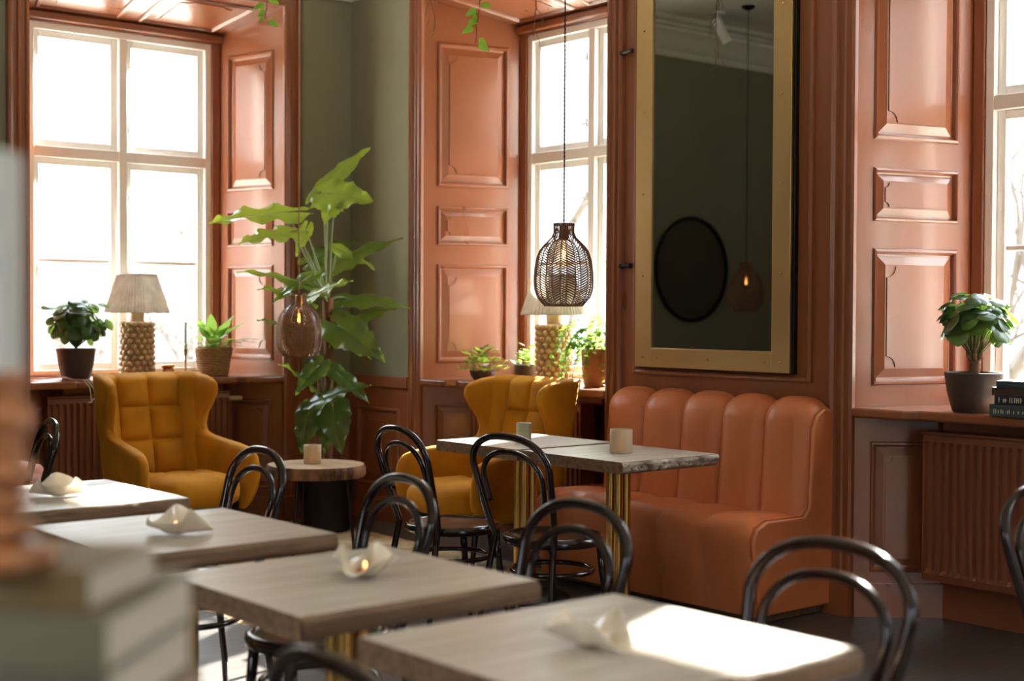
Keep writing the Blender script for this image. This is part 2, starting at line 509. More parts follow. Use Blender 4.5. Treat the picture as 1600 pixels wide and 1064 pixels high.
def make_window(n, F, u0, u1, D, cu0, cu1):
    root = bpy.data.objects.new('window_%d' % n, None); COL.objects.link(root); structure(root)
    SP = .175 if D > .6 else .15
    f0, f1 = u0 + SP, u1 - SP
    # splayed panelled shutters above the sill, splayed aprons below
    for side in (0, 1):
        a, b = (u0, f0) if side == 0 else (u1, f1)
        A, B = F(a, 0, 0), F(b, 0, -D)
        t = (B - A); L_ = t.length; t.normalize()
        nn = Vector((t.y, -t.x, 0)); ctr = F((u0 + u1) / 2, 0, -D / 2)
        if nn.dot(ctr - A) < 0: nn = -nn
        P = lambda s, z, d, A=A, t=t, nn=nn: A + t * s + nn * d + Vector((0, 0, z))
        s0, s1 = L_ * .135, L_ * .865
        mb = MB()
        panelled(mb, P, 0.0, L_, SILL, FR1 + .0, [(s0, s1, a_, b_) for a_, b_ in RECT_Z], t=.03)
        # triangular filler up to the splayed soffit
        mb.poly([P(0, FR1, 0), P(L_, FR1, 0), P(0, HEAD, 0)])
        o = mb.build('shutter', PAINT, root, smooth=False)
        # lower apron splay at 45 degrees
        A2, B2 = F(a, 0, 0), F(a + (.28 if side == 0 else -.28), 0, -.30)
        t2 = (B2 - A2); L2 = t2.length; t2.normalize()
        n2 = Vector((t2.y, -t2.x, 0))
        if n2.dot(ctr - A2) < 0: n2 = -n2
        P2_ = lambda s, z, d, A=A2, t=t2, nn=n2: A + t * s + nn * d + Vector((0, 0, z))
        mb = MB()
        panelled(mb, P2_, 0, L2, 0, .9, [(.07, L2 - .05, .20, .79)], t=.03)
        base = [P2_(0, 0, .02), P2_(L2, 0, .02), P2_(L2, .15, .02), P2_(0, .15, .02)]
        mb.poly(base); mb.poly([P2_(0, .15, .02), P2_(L2, .15, .02), P2_(L2, .15, 0), P2_(0, .15, 0)])
        mb.build('apron', PAINT, root, smooth=False)
    # splayed soffit with two panels
    mb = MB()
    S = lambda s, q, d: F((u0 + SP * s) + (u1 - u0 - 2 * SP * s) * q, HEAD + (FR1 - HEAD) * s - d, -D * s)
    panelled(mb, lambda q, s, d: S(s, q, d), 0, 1, 0, 1, [], t=.02)
    for q0, q1 in ((.07, .46), (.54, .93)):
        loops_panel(mb, lambda q, s, d, q0=q0, q1=q1: S(s / 1.0, q, d + .004), q0, q1, .14, .86)
    mb.build('soffit', PAINT, root, smooth=False)
    # soffit edge mould
    mb = MB(); wbox(mb, F, f0, f1, FR1 - .05, FR1, -D, -D + .05); mb.build('head_mould', PAINT, root, bevel=.01)
    # terracotta margin round the white frame
    mg = .06
    mb = MB()
    for a, b, c, e in ((f0, f0 + mg, .9, FR1), (f1 - mg, f1, .9, FR1), (f0 + mg, f1 - mg, FR1 - mg, FR1)):
        wbox(mb, F, a, b, c, e, -D - .12, -D + .012)
    wbox(mb, F, f0, f1, .86, SILL + .012, -D - .12, -D + .012)
    mb.build('margin', PAINT, root, bevel=.006)
    g0, g1, gt, gb = f0 + mg, f1 - mg, FR1 - mg, SILL + .012
    fw = .045
    mb = MB()
    for a, b, c, e in ((g0, g0 + fw, gb, gt), (g1 - fw, g1, gb, gt), (g0 + fw, g1 - fw, gt - fw, gt), (g0 + fw, g1 - fw, gb, gb + .03)):
        wbox(mb, F, a, b, c, e, -D - .13, -D)
    um = (g0 + g1) / 2
    wbox(mb, F, um - .028, um + .028, gb + .031, gt - fw - .001, -D - .127, -D + .004)                # mullion
    wbox(mb, F, g0 + fw, g1 - fw, 2.31, 2.38, -D - .13, -D)                # transom
    mb.build('frame', WHITE, root, bevel=.005)
    # four sashes with panes
    for a, b in ((g0 + fw, um - .028), (um + .028, g1 - fw)):
        for c, e, bar in ((gb + .03, 2.31, True), (2.38, gt - fw, False)):
            mb = MB(); sw = .042
            for p, q, r, s in ((a, a + sw, c, e), (b - sw, b, c, e), (a + sw, b - sw, c, c + sw), (a + sw, b - sw, e - sw, e)):
                wbox(mb, F, p, q, r, s, -D - .085, -D - .035)
            if bar: wbox(mb, F, a + sw, b - sw, 1.66, 1.685, -D - .08, -D - .045)
            so = mb.build('sash', WHITE, root, bevel=.004)
            mb = MB(); wbox(mb, F, a + sw - .005, b - sw + .005, c + sw - .005, e - sw + .005, -D - .065, -D - .061)
            mb.build('pane', PANE, so, smooth=False)
    # latches on the mullion
    for z in (1.35, 2.05, 2.5, 2.9):
        mb = MB()
        mb.tube([F(um - .03, z, -D + .01), F(um - .03, z + .05, -D + .012)], .006, 8)
        mb.tube([F(um - .03, z + .025, -D + .012), F(um - .055, z + .01, -D + .03)], .005, 8)
        mb.build('latch', WHITE, root)
    # sill board with a moulded nose that turns in under the shutters
    pl = [(u0 - .0, .0), (u0 - .0, .03), (u0 + .27, .03), (u0 + .31, -.03), (u1 - .31, -.03), (u1 - .27, .03), (u1, .03), (u1, 0), (f1, -D - .02), (f0, -D - .02)]
    mb = MB()
    bot = [mb.v(F(u, .9, d)) for u, d in pl]; top = [mb.v(F(u, SILL, d)) for u, d in pl]
    for k in range(len(pl)): mb.face([bot[k], bot[(k + 1) % len(pl)], top[(k + 1) % len(pl)], top[k]])
    mb.face(top); mb.face(bot[::-1])
    mb.build('sill', PAINT, root, smooth=False, bevel=.012, bseg=3)
    casing('casing', F, u0, u1, HEAD, 0, .13, root)
    # boarding of the radiator niche and the strip under the sill
    mb = MB()
    wbox(mb, F, u0 + .27, u1 - .27, 0, .9, -.31, -.292)
    wbox(mb, F, u0 + .27, u1 - .27, 0, .16, -.292, -.275)
    wbox(mb, F, u0 + .30, u1 - .30, .84, .9, -.29, -.24)
    mb.build('niche_board', PAINT, root, smooth=False)
    return root


make_window(1, W1, .524, 2.195, .57, 0, 0)
make_window(2, W2, .83, 2.51, .65, 0, 0)
make_window(3, W2, 4.12, 5.80, .65, 0, 0)
make_window(4, W2, 7.4, 9.08, .65, 0, 0)  # out of view, added to let in more daylight
portal((-.72, -1.36, 2.05), (0, -PI / 2, 0), 2.3, 1.3)
for ux in (1.67, 4.96, 8.24):
    portal((ux, .82, 2.05), (-PI / 2, 0, 0), 1.3, 2.3)


def dado(name, F, a, b, rects):
    mb = MB()
    panelled(mb, lambda u, z, d: F(u, z, d + .018), a, b, 0, .88, rects)
    wbox(mb, F, a, b, .875, .945, 0, .04)
    wbox(mb, F, a, b, .0, .14, 0, .035)
    wbox(mb, F, a, b, .14, .155, 0, .028)
    return structure(mb.build(name, PAINT, smooth=False, bevel=.003))


dado('baseboard_back', W2, .02, .70, [(.12, .60, .22, .74)])
dado('baseboard_left', W1, .02, .394, [(.08, .34, .22, .74)])
dado('baseboard_far', W1, 2.325, 7.5, [(2.45 + 1.0 * k, 3.35 + 1.0 * k, .22, .74) for k in range(5)])

# timber-panelled pier behind the bench, with the tall mirror
for nm, a, b, zz in (('trim_2', 2.64, 3.99, 3.42), ('trim_3', 5.93, 7.27, 3.42)):
    mb = MB()
    P = lambda u, z, d: W2(u, z, d + .012)
    panelled(mb, P, a, b, 0, zz, [])
    us0, us1 = a + .085, b - .1
    for z0, z1 in ((1.045, 3.38), (.24, .92)):
        seq = [(0, 0), (0, .016), (.012, .02), (.022, .016), (.03, 0.003)]
        prev = None
        for ins, d in seq:
            cur = [mb.v(P(us0 + ins, z0 + ins, d)), mb.v(P(us1 - ins, z0 + ins, d)), mb.v(P(us1 - ins, z1 - ins, d)), mb.v(P(us0 + ins, z1 - ins, d))]
            if prev:
                for k in range(4): mb.face([prev[k], prev[(k + 1) % 4], cur[(k + 1) % 4], cur[k]])
            prev = cur
    wbox(mb, W2, a, b, 0, .15, 0, .04)
    structure(mb.build(nm, PAINT, smooth=False, bevel=.003))

# small iron shutter pins on the pier's left edge
for z in (1.61, 2.73):
    mb = MB()
    mb.tube([W2(2.635, z, .03), W2(2.72, z, .05)], .011, 8)
    mb.ball(W2(2.725, z, .05), .014)
    mb.tube([W2(2.64, z, 0), W2(2.64, z, .045)], .012, 8)
    zz = 'upper' if z > 2 else 'lower'
    tag(mb.build('shutter_pin', IRON), 'small dark iron pin sticking out left of the mirror, the %s of the two' % zz, 'hook', 'iron pins beside the mirror')

# tall brass framed mirror
t = thing('wall_mirror', 'tall mirror in a wide riveted brass frame hanging above the tan bench', 'mirror', (3.28, -.012, 1.085))
X0, X1, ZT = -.51, .51, 2.2
mb = MB(); mb.box(X0 + .01, X1 + .012, -.03, -.002, -.005, ZT); mb.build('backing_board', IRON, t, bevel=.003)
mb = MB(); mb.box(X0 + .10, X1 - .10, -.036, -.03, .09, ZT - .1); mb.build('mirror_glass', MIRROR, t, smooth=False)
for nm, a, b, c, e in (('frame_stile', X0, X0 + .115, 0, ZT), ('frame_stile', X1 - .11, X1, 0, ZT), ('frame_rail', X0 + .116, X1 - .111, 0, .1), ('frame_rail', X0 + .116, X1 - .111, ZT - .1, ZT)):
    mb = MB(); mb.box(a, b, -.046, -.0305, c, e)
    o = mb.build(nm, BRASS, t, bevel=.002)
    if nm == 'frame_stile': riv = [((a + b) / 2, .05 + .42 * k) for k in range(6)]
    else: riv = [(a + .04 + (b - a - .08) * k / 2, (c + e) / 2) for k in range(3)]
    for x, z in riv:
        mb = MB(); mb.ball((x, -.046, z), .006, 8, 6); mb.build('rivet', BRASSD, o)

# round mirror on the far green wall
t = thing('round_mirror', 'round dark framed mirror on the green wall, seen in the brass framed mirror', 'mirror', (.0, -3.42, 1.72))
mb = MB(); mb.tube([(.02, .42 * math.cos(2 * PI * k / 48), .42 * math.sin(2 * PI * k / 48)) for k in range(48)], .014, 8, closed=True); mb.build('frame', IRON, t)
mb = MB()
c0 = mb.v((.014, 0, 0)); ring = [mb.v((.014, .415 * math.cos(2 * PI * k / 48), .415 * math.sin(2 * PI * k / 48))) for k in range(48)]
ring2 = [mb.v((.002, .415 * math.cos(2 * PI * k / 48), .415 * math.sin(2 * PI * k / 48))) for k in range(48)]
for k in range(48):
    mb.face([c0, ring[k], ring[(k + 1) % 48]]); mb.face([ring[k], ring2[k], ring2[(k + 1) % 48], ring[(k + 1) % 48]])
mb.build('mirror_glass', MIRROR, t, smooth=False)

# ceiling spotlight seen in the mirror
t = thing('ceiling_spotlight', 'white cylindrical spotlight under the ceiling, reflected in the brass mirror', 'lamp', (.62, -3.05, ZC))
mb = MB(); mb.lathe([(0, 0), (.05, 0), (.05, -.02), (.012, -.022), (.012, -.08), (0, -.08)], 20); mb.build('ceiling_mount', WHITE, t)
mb = MB()
d = Vector((.1, -.55, -.83)).normalized(); c = Vector((0, 0, -.1))
mb.tube([c - d * .05, c + d * .15], .038, 20); mb.build('lamp_head', WHITE, t, sharp=.5)


# ---- radiators
def radiator(label, F, u0, u1, valve):
    t = thing('radiator', label, 'radiator', (0, 0, 0), 0, 'ribbed radiators under the windows')
    z0, z1, d1, d0 = .20, .84, -.085, -.20
    mb = MB()
    n = int((u1 - u0) / .04)
    p = (u1 - u0) / n
    rows_lo, rows_hi = [], []
    for k in range(n):
        for q, dd in ((.0, 0), (.22, .0), (.34, -.012), (.66, -.012), (.78, 0)):
            u = u0 + (k + q) * p
            rows_lo.append((u, dd))
    rows_lo.append((u1, 0))
    zl = [(z0, -.008), (z0 + .03, 0), (z0 + .05, 1), (z1 - .05, 1), (z1 - .03, 0), (z1, -.006)]
    rows = []
    for z, f_ in zl:
        rows.append([F(u, z, d1 + (dd if f_ == 1 else min(0, f_))) for u, dd in rows_lo])
    mb.grid(rows)
    for s in (u0, u1):
        mb.poly([F(s, z0, d1), F(s, z1, d1), F(s, z1, d0), F(s, z0, d0)])
    mb.poly([F(u0, z0, d0), F(u1, z0, d0), F(u1, z1, d0), F(u0, z1, d0)])
    mb.poly([F(u0, z0, d1), F(u1, z0, d1), F(u1, z0, d0), F(u0, z0, d0)])
    mb.build('panel', RADI, t, smooth=False)
    mb = MB(); wbox(mb, F, u0 - .004, u1 + .004, z1, z1 + .012, d0, d1 + .004)
    k = 0
    mb.build('top_grille', RADI, t, bevel=.003)
    for u in (u0 + .15, u1 - .15):
        mb = MB(); wbox(mb, F, u - .015, u + .015, .3, .8, -.30, d0); mb.build('bracket', RADI, t)
    if valve:
        mb = MB(); mb.tube([F(valve, .80, -.14), F(valve + (.09 if valve > u1 else -.09), .80, -.14)], .016, 14); mb.build('thermostat_valve', CERA, t)
        mb = MB(); s = .045 if valve > u1 else -.0
        mb.tube([F(valve, .80, -.14), F(valve, .74, -.14), F(valve, 0, -.14)], .008, 8); mb.build('pipe', RADI, t)
    return t


radiator('reddish brown ribbed radiator under the left window, behind the left mustard armchair', W1, .86, 2.05, .835)
radiator('brown ribbed radiator under the middle window, behind the right mustard armchair', W2, 1.2, 2.2, None)
radiator('brown ribbed radiator under the right-hand window, right of the tan bench', W2, 4.42, 5.5, None)

# picture light outside: ground and bare trees
mb = MB(); mb.box(-60, 60, -60, 80, -3.2, -3.0)
GROUND = mat('pale_ground', srgb(200, 190, 170), .9, var=.15, vscale=.3)
g = mb.build('ground', GROUND, smooth=False); structure(g)
BARKO = mat('bare_tree_bark', srgb(70, 62, 56), .9, var=.3, vscale=3)


def bare_tree(label, x, y, h, seed, lev=3):
    rnd = random.Random(seed)
    mb = MB()

    def branch(p, d, L_, r, lev):
        pts = [p]; q = p.copy(); dd = d.copy()
        for k in range(4):
            dd = (dd + Vector((rnd.uniform(-.22, .22), rnd.uniform(-.22, .22), rnd.uniform(-.05, .16)))).normalized()
            q = q + dd * L_ / 4; pts.append(q.copy())
        mb.tube(pts, [r * (1 - .16 * k) for k in range(5)], 5, caps=False)
        if lev > 0:
            for k in range(5 if lev > 1 else 4):
                s = rnd.randint(1, 4)
                nd = (dd * .6 + Vector((rnd.uniform(-1, 1), rnd.uniform(-1, 1), rnd.uniform(-.1, .8)))).normalized()
                branch(pts[s], nd, L_ * rnd.uniform(.45, .7), r * .5, lev - 1)
    branch(Vector((0, 0, 0)), Vector((0, 0, 1)), h * .5, h * .02, lev)
    o = mb.build('bare_tree', BARKO); o.location = (x, y, -3.0)
    tag(o, label, 'tree', 'bare trees outside the windows')


bare_tree('bare winter tree outside, low in the left pane of the left window', -17.1, 5.15, 5.6, 3)
bare_tree('bare winter tree outside, low in the right pane of the left window', -18.0, 7.3, 6.2, 5)
bare_tree('farthest and smallest bare tree seen faintly through the left window', -24.0, 8.6, 5.6, 15)
bare_tree('bare winter tree with forked branches outside the middle window', -6.9, 8.2, 9.5, 9, 2)
bare_tree('bare winter tree outside the right-hand window', -1.2, 9, 9.5, 12)
# ------------------------------------------------------------------ tables
def slab(mb, w, d, z0, z1, rnd, jit=.0, ny=28):
    """table top: three sawn edges and a live edge towards +x"""
    rows = []
    for j in range(ny + 1):
        y = -d / 2 + d * j / ny
        e = rnd.uniform(-1, 1) * jit; e2 = rnd.uniform(-1, 1) * jit
        rows.append((y, w / 2 + e * .6, w / 2 + e2 - .004))
    c = .006
    L_ = []
    for y, xt, xb in rows:
        L_.append([(-w / 2 + c, y, z0), (-w / 2, y, z0 + c), (-w / 2, y, z1 - c), (-w / 2 + c, y, z1), (xt - c, y, z1), (xt, y, z1 - c), (xt + jit * .3, y, (z0 + z1) / 2), (xb, y, z0 + c), (xb - c, y, z0)])
    V = mb.grid(L_, cu=True)
    mb.face(V[0][::-1]); mb.face(V[-1])
    mb.b.faces.ensure_lookup_table(); mb.b.normal_update()
    for f in mb.b.faces:
        if abs(f.normal.z) < .75: f.material_index = 1


def make_table(label, loc, rz, w=.64, d=.64, seed=1, bark=False, group='square oak-topped cafe tables'):
    rnd = random.Random(seed)
    t = thing('cafe_table', label, 'table', loc, rz, group)
    mb = MB(); slab(mb, w, d, .70, .75, rnd, .004)
    mb.build('tabletop', [TOPWOOD, EDGEWOOD], t, sharp=.4)
    # rough live edge
    mb = MB(); rows = []
    n = 60
    for j in range(n + 1):
        y = -d / 2 + .002 + (d - .004) * j / n
        r = []
        for k in range(7):
            q = k / 6
            dx = (.014 if bark else .005) * noise.noise(Vector((y * 26, q * 2.5, seed * 3.1))) + (.008 if bark else .003) * noise.noise(Vector((y * 90, q * 7, seed)))
            prof = (.002 if k in (0, 6) else .006)
            r.append((w / 2 + prof + abs(dx) + (-.004 if k in (0, 6) else 0) - (.012 * q if bark else 0), y, .702 + .046 * (1 - q) ** .9 + .0005))
        rows.append(r)
    V = mb.grid(rows)
    mb.build('live_edge', BARK if bark else EDGEWOOD, t, sharp=1.2)
    for nm, sx, sy in (('column_tube', 1, 1), ('column_tube', -1, 1), ('column_tube', 1, -1), ('column_tube', -1, -1)):
        mb = MB(); mb.tube([(sx * .024, sy * .024, .03), (sx * .024, sy * .024, .69)], .0205, 20)
        mb.build(nm, BRASSD, t, sharp=.5)
    mb = MB(); mb.box(-.12, .12, -.12, .12, .688, .70); mb.build('mounting_plate', IRON, t, bevel=.002)
    mb = MB()
    mb.lathe([(0, 0), (.215, 0), (.22, .006), (.21, .014), (.06, .03), (0, .032)], 40); mb.build('foot_plate', IRON, t, sharp=.5)
    return t


make_table('square oak cafe table nearest the camera, bright sun patch on its right half', (6.125, -3.455, 0), 0, .66, .67, 1)
make_table('square oak cafe table second from the front, whole thick slab in view', (5.275, -3.47, 0), 0, .62, .635, 2)
make_table('square oak cafe table third from the front, left of the second table', (4.385, -3.45, 0), 0, .66, .62, 3)
make_table('square oak cafe table farthest left of the row, sunlit top before the left armchair', (3.46, -3.40, 0), 0, .66, .57, 4)
make_table('pale square table by the armchair, left half of the pair at the tan bench', (2.885, -.90, 0), 0, .605, .61, 5)
make_table('pale table with pale bark edge, right half of the pair at the tan bench', (3.54, -.915, 0), 0, .64, .59, 6, bark=True)


# ------------------------------------------------------------------ bentwood chairs: local +y is the way the sitter faces
def hoop_pts(w0, w, z0, z1, zt, y0, lean, n=12, p=.85):
    pts = []
    for i in range(7):
        t = i / 7
        pts.append((w0 + (w - w0) * t ** .7, z0 + (z1 - z0) * t))
    for i in range(n + 1):
        a = PI / 2 * i / n
        pts.append((w * math.cos(a) ** p if i < n else 0, z1 + (zt - z1) * math.sin(a)))
    left = [(x, y0 - (z - .46) * lean, z) for x, z in pts]
    right = [(-x, y, z) for x, y, z in left[:-1]][::-1]
    return left + right


def make_chair(label, loc, rz):
    t = thing('bentwood_chair', label, 'chair', loc, rz, 'dark bentwood cafe chairs')
    # rear legs and the outer hoop are one bent rod
    up = hoop_pts(.165, .213, .46, .75, .876, -.17, .27)
    legL = [(.205, -.235, 0), (.197, -.225, .12), (.185, -.205, .25), (.172, -.185, .38)]
    legR = [(-x, y, z) for x, y, z in legL][::-1]
    pts = legL + up + legR
    rs = [.011, .012, .013, .014] + [.0145] * len(up) + [.014, .013, .012, .011]
    mb = MB(); mb.tube(pts, rs, 12); mb.build('back_hoop', BLACKWOOD, t, sharp=2)
    inner = hoop_pts(.150, .165, .60, .70, .812, -.172, .26, 12, .9)
    mb = MB(); mb.tube(inner, .0115, 12); mb.build('inner_hoop', BLACKWOOD, t, sharp=2)
    # seat ring and dished seat
    R = .205
    n = 40
    ring = lambda r, z: [(r * math.cos(2 * PI * k / n), r * .98 * math.sin(2 * PI * k / n), z) for k in range(n)]
    mb = MB()
    mb.grid([ring(R - .03, .425), ring(R - .006, .423), ring(R + .004, .43), ring(R + .006, .44), ring(R + .002, .457), ring(R - .008, .462), ring(R - .022, .461), ring(R - .03, .456)], cu=True, cv=True)
    mb.build('seat_ring', BLACKWOOD, t, sharp=2)
    mb = MB()
    mb.grid([ring(R - .028, .456), ring(R - .05, .452), ring(R - .10, .449), ring(.03, .448)], cu=True)
    mb.grid([ring(R - .028, .44), ring(.03, .44)], cu=True)
    mb.poly(ring(.03, .448)); mb.poly(ring(.03, .44)[::-1])
    mb.build('seat', SEATWOOD, t, sharp=2)
    for s in (-1, 1):
        mb = MB()
        mb.tube([(s * .135, .135, .43), (s * .142, .145, .30), (s * .155, .165, .14), (s * .178, .20, 0)], [.017, .0155, .0135, .011], 12)
        mb.build('leg', BLACKWOOD, t, sharp=2)
    mb = MB()
    rr = .168
    mb.tube([(rr * math.cos(2 * PI * k / 36), rr * math.sin(2 * PI * k / 36) - .008, .315) for k in range(36)], .0105, 8, closed=True)
    mb.build('leg_ring', BLACKWOOD, t, sharp=2)
    return t


ch = make_chair('dark bentwood chair at the bench tables, the farther one, with a sunlit reddish seat', (3.18, -1.56, 0), math.radians(-6.7))
G = 'dark bentwood cafe chairs'
for (x, y, r, lab) in (
        (3.70, -1.44, 5, 'dark bentwood chair at the bench tables, its hoop before the brass column, nearer one'),
        (3.62, -3.04, 175.5, 'dark bentwood chair tucked behind the tables, before the log slice side table'),
        (4.60, -3.13, 172, 'dark bentwood chair between second and third table, tall hoop left of centre'),
        (5.35, -3.10, 175, 'dark bentwood chair behind the second table, black hoop in front of the bench'),
        (6.165, -3.10, 179, 'bentwood chair at the nearest table with light gleaming along its hoop'),
        (1.90, -3.12, 168, 'dark bentwood chair at the far left edge before the left radiator'),
        (6.19, -1.56, -90, 'bentwood chair cut off by the right edge of the picture'),
        (6.37, -3.93, -2, 'blurred dark bentwood chair at the bottom, near side of the nearest table')):
    dup(ch, (x, y, 0), math.radians(r), lab, G)


# ------------------------------------------------------------------ tan channelled bench
def channel(v, amp):
    q = v % 1.0
    return amp * (1 - abs(2 * q - 1) ** 3.2)


t = thing('banquette_bench', 'tan leather bench with upright channel tufting under the tall brass mirror', 'bench', (2.58, 0, 0))
BW, NP = 1.42, 5
# seat shell: profile in (y, z) from the back over the front edge to the bottom
def seat_prof():
    P = [(-.05, .43), (-.20, .445)]
    for k in range(1, 6): P.append((-.20 - .25 * k / 5, .445 + .012 * math.sin(k / 5 * PI * .6)))
    cx, cz, r = -.475, .375, .08
    for k in range(0, 9):
        a = PI / 2 + PI / 2 * k / 8
        P.append((cx + r * 1.25 * math.cos(a), cz + r * math.sin(a)))
    for k in range(1, 8): P.append((-.575 + .05 * (k / 7) ** 1.3,   .375 - .335 * k / 7))
    return P


def back_prof():
    P = [(-.20, .44)]
    for k in range(1, 9): P.append((-.20 + .035 * k / 8, .44 + .40 * k / 8))
    cx, cz, r = -.085, .865, .075
    for k in range(0, 9):
        a = PI - PI * .5 * k / 8
        P.append((cx + .078 * math.cos(a), cz + r * math.sin(a)))
    P += [(-.045, .938), (-.03, .93)]
    return P


def extrude_channels(mb, prof, x0, x1, np_, amp, sub=14, y_end=None):
    n = np_ * sub
    nr = []
    for i, (y, z) in enumerate(prof):
        a = prof[max(0, i - 1)]; b = prof[min(len(prof) - 1, i + 1)]
        ty, tz = b[0] - a[0], b[1] - a[1]
        l = math.hypot(ty, tz)
        nr.append((-tz / l, ty / l))
    rows = []
    for i in range(n + 1):
        x = x0 + (x1 - x0) * i / n
        v = i / sub
        o = channel(v, amp) if i not in (n,) else 0
        rows.append([(x, y - nr[k][0] * o * (-1), z + nr[k][1] * o * (-1)) if False else (x, y + (-abs(nr[k][0]) if nr[k][0] else 0) * o, z + abs(nr[k][1]) * o) for k, (y, z) in enumerate(prof)])
    V = mb.grid(rows)
    # ends and hidden sides
    for R_ in (V[0], V[-1]): mb.face(list(R_))
    return V


mb = MB(); extrude_channels(mb, seat_prof(), 0, BW, NP, .016)
o = mb.build('seat', LEATHER, t, sharp=1.0)
for k in range(1, NP):
    pass
mb = MB(); extrude_channels(mb, back_prof(), .11, BW, NP, .046)
mb.build('backrest', LEATHER, t, sharp=1.0)
mb = MB(); mb.box(.12, BW - .01, -.10, -.022, .09, .90); mb.build('back_board', LEATHER, t)
# upholstered right and left end pieces
for s, x0, x1 in ((1, BW - .004, BW + .02), (-1, -.02, .004)):
    mb = MB()
    pl = [(-.014, .04), (-.515, .04), (-.57, .37), (-.545, .43), (-.475, .457), (-.22, .455), (-.185, .49), (-.165, .85), (-.14, .91), (-.085, .94), (-.03, .93), (-.014, .9)]
    if s < 0: pl = pl[:6] + [(-.05, .45), (-.014, .43)]
    a = [mb.v((x0, y, z)) for y, z in pl]; b = [mb.v((x1, y, z)) for y, z in pl]
    n = len(pl)
    for k in range(n): mb.face([a[k], a[(k + 1) % n], b[(k + 1) % n], b[k]])
    mb.face(a[::-1]); mb.face(b)
    e = mb.build('end_panel', LEATHER, t, bevel=.012, bseg=3, sharp=.8)
    mb = MB()
    xx = x0 if s > 0 else x1
    mb.tube([(xx, y - .002 if y > -.5 else y - .003, z + .003) for y, z in pl[1:]], .0035, 6)
    mb.build('piping', LEATHER, e)
mb = MB(); mb.box(.03, BW - .03, -.44, -.04, 0, .07)
mb.build('plinth', wood_mat('plinth_wood', srgb(130, 106, 74), srgb(100, 78, 54), .5, 'X'), t, bevel=.004)


# ------------------------------------------------------------------ mustard wing armchairs: local +y is the front
def smooth_tab(tab, z):
    for (z0, v0), (z1, v1) in zip(tab, tab[1:]):
        if z <= z1:
            q = max(0, min(1, (z - z0) / (z1 - z0)))
            q = q * q * (3 - 2 * q) if False else q
            return v0 + (v1 - v0) * q
    return tab[-1][1]


YB = [(.26, -.30), (.45, -.335), (.70, -.39), (.90, -.435), (.99, -.445)]
YF = [(.26, .24), (.31, .29), (.38, .325), (.44, .33), (.50, .325), (.55, .31), (.585, .27), (.605, .20), (.62, .08), (.632, -.05), (.645, -.14), (.66, -.19), (.70, -.215), (.76, -.20), (.83, -.15), (.89, -.12), (.93, -.13), (.96, -.17), (.985, -.26), (.995, -.34)]


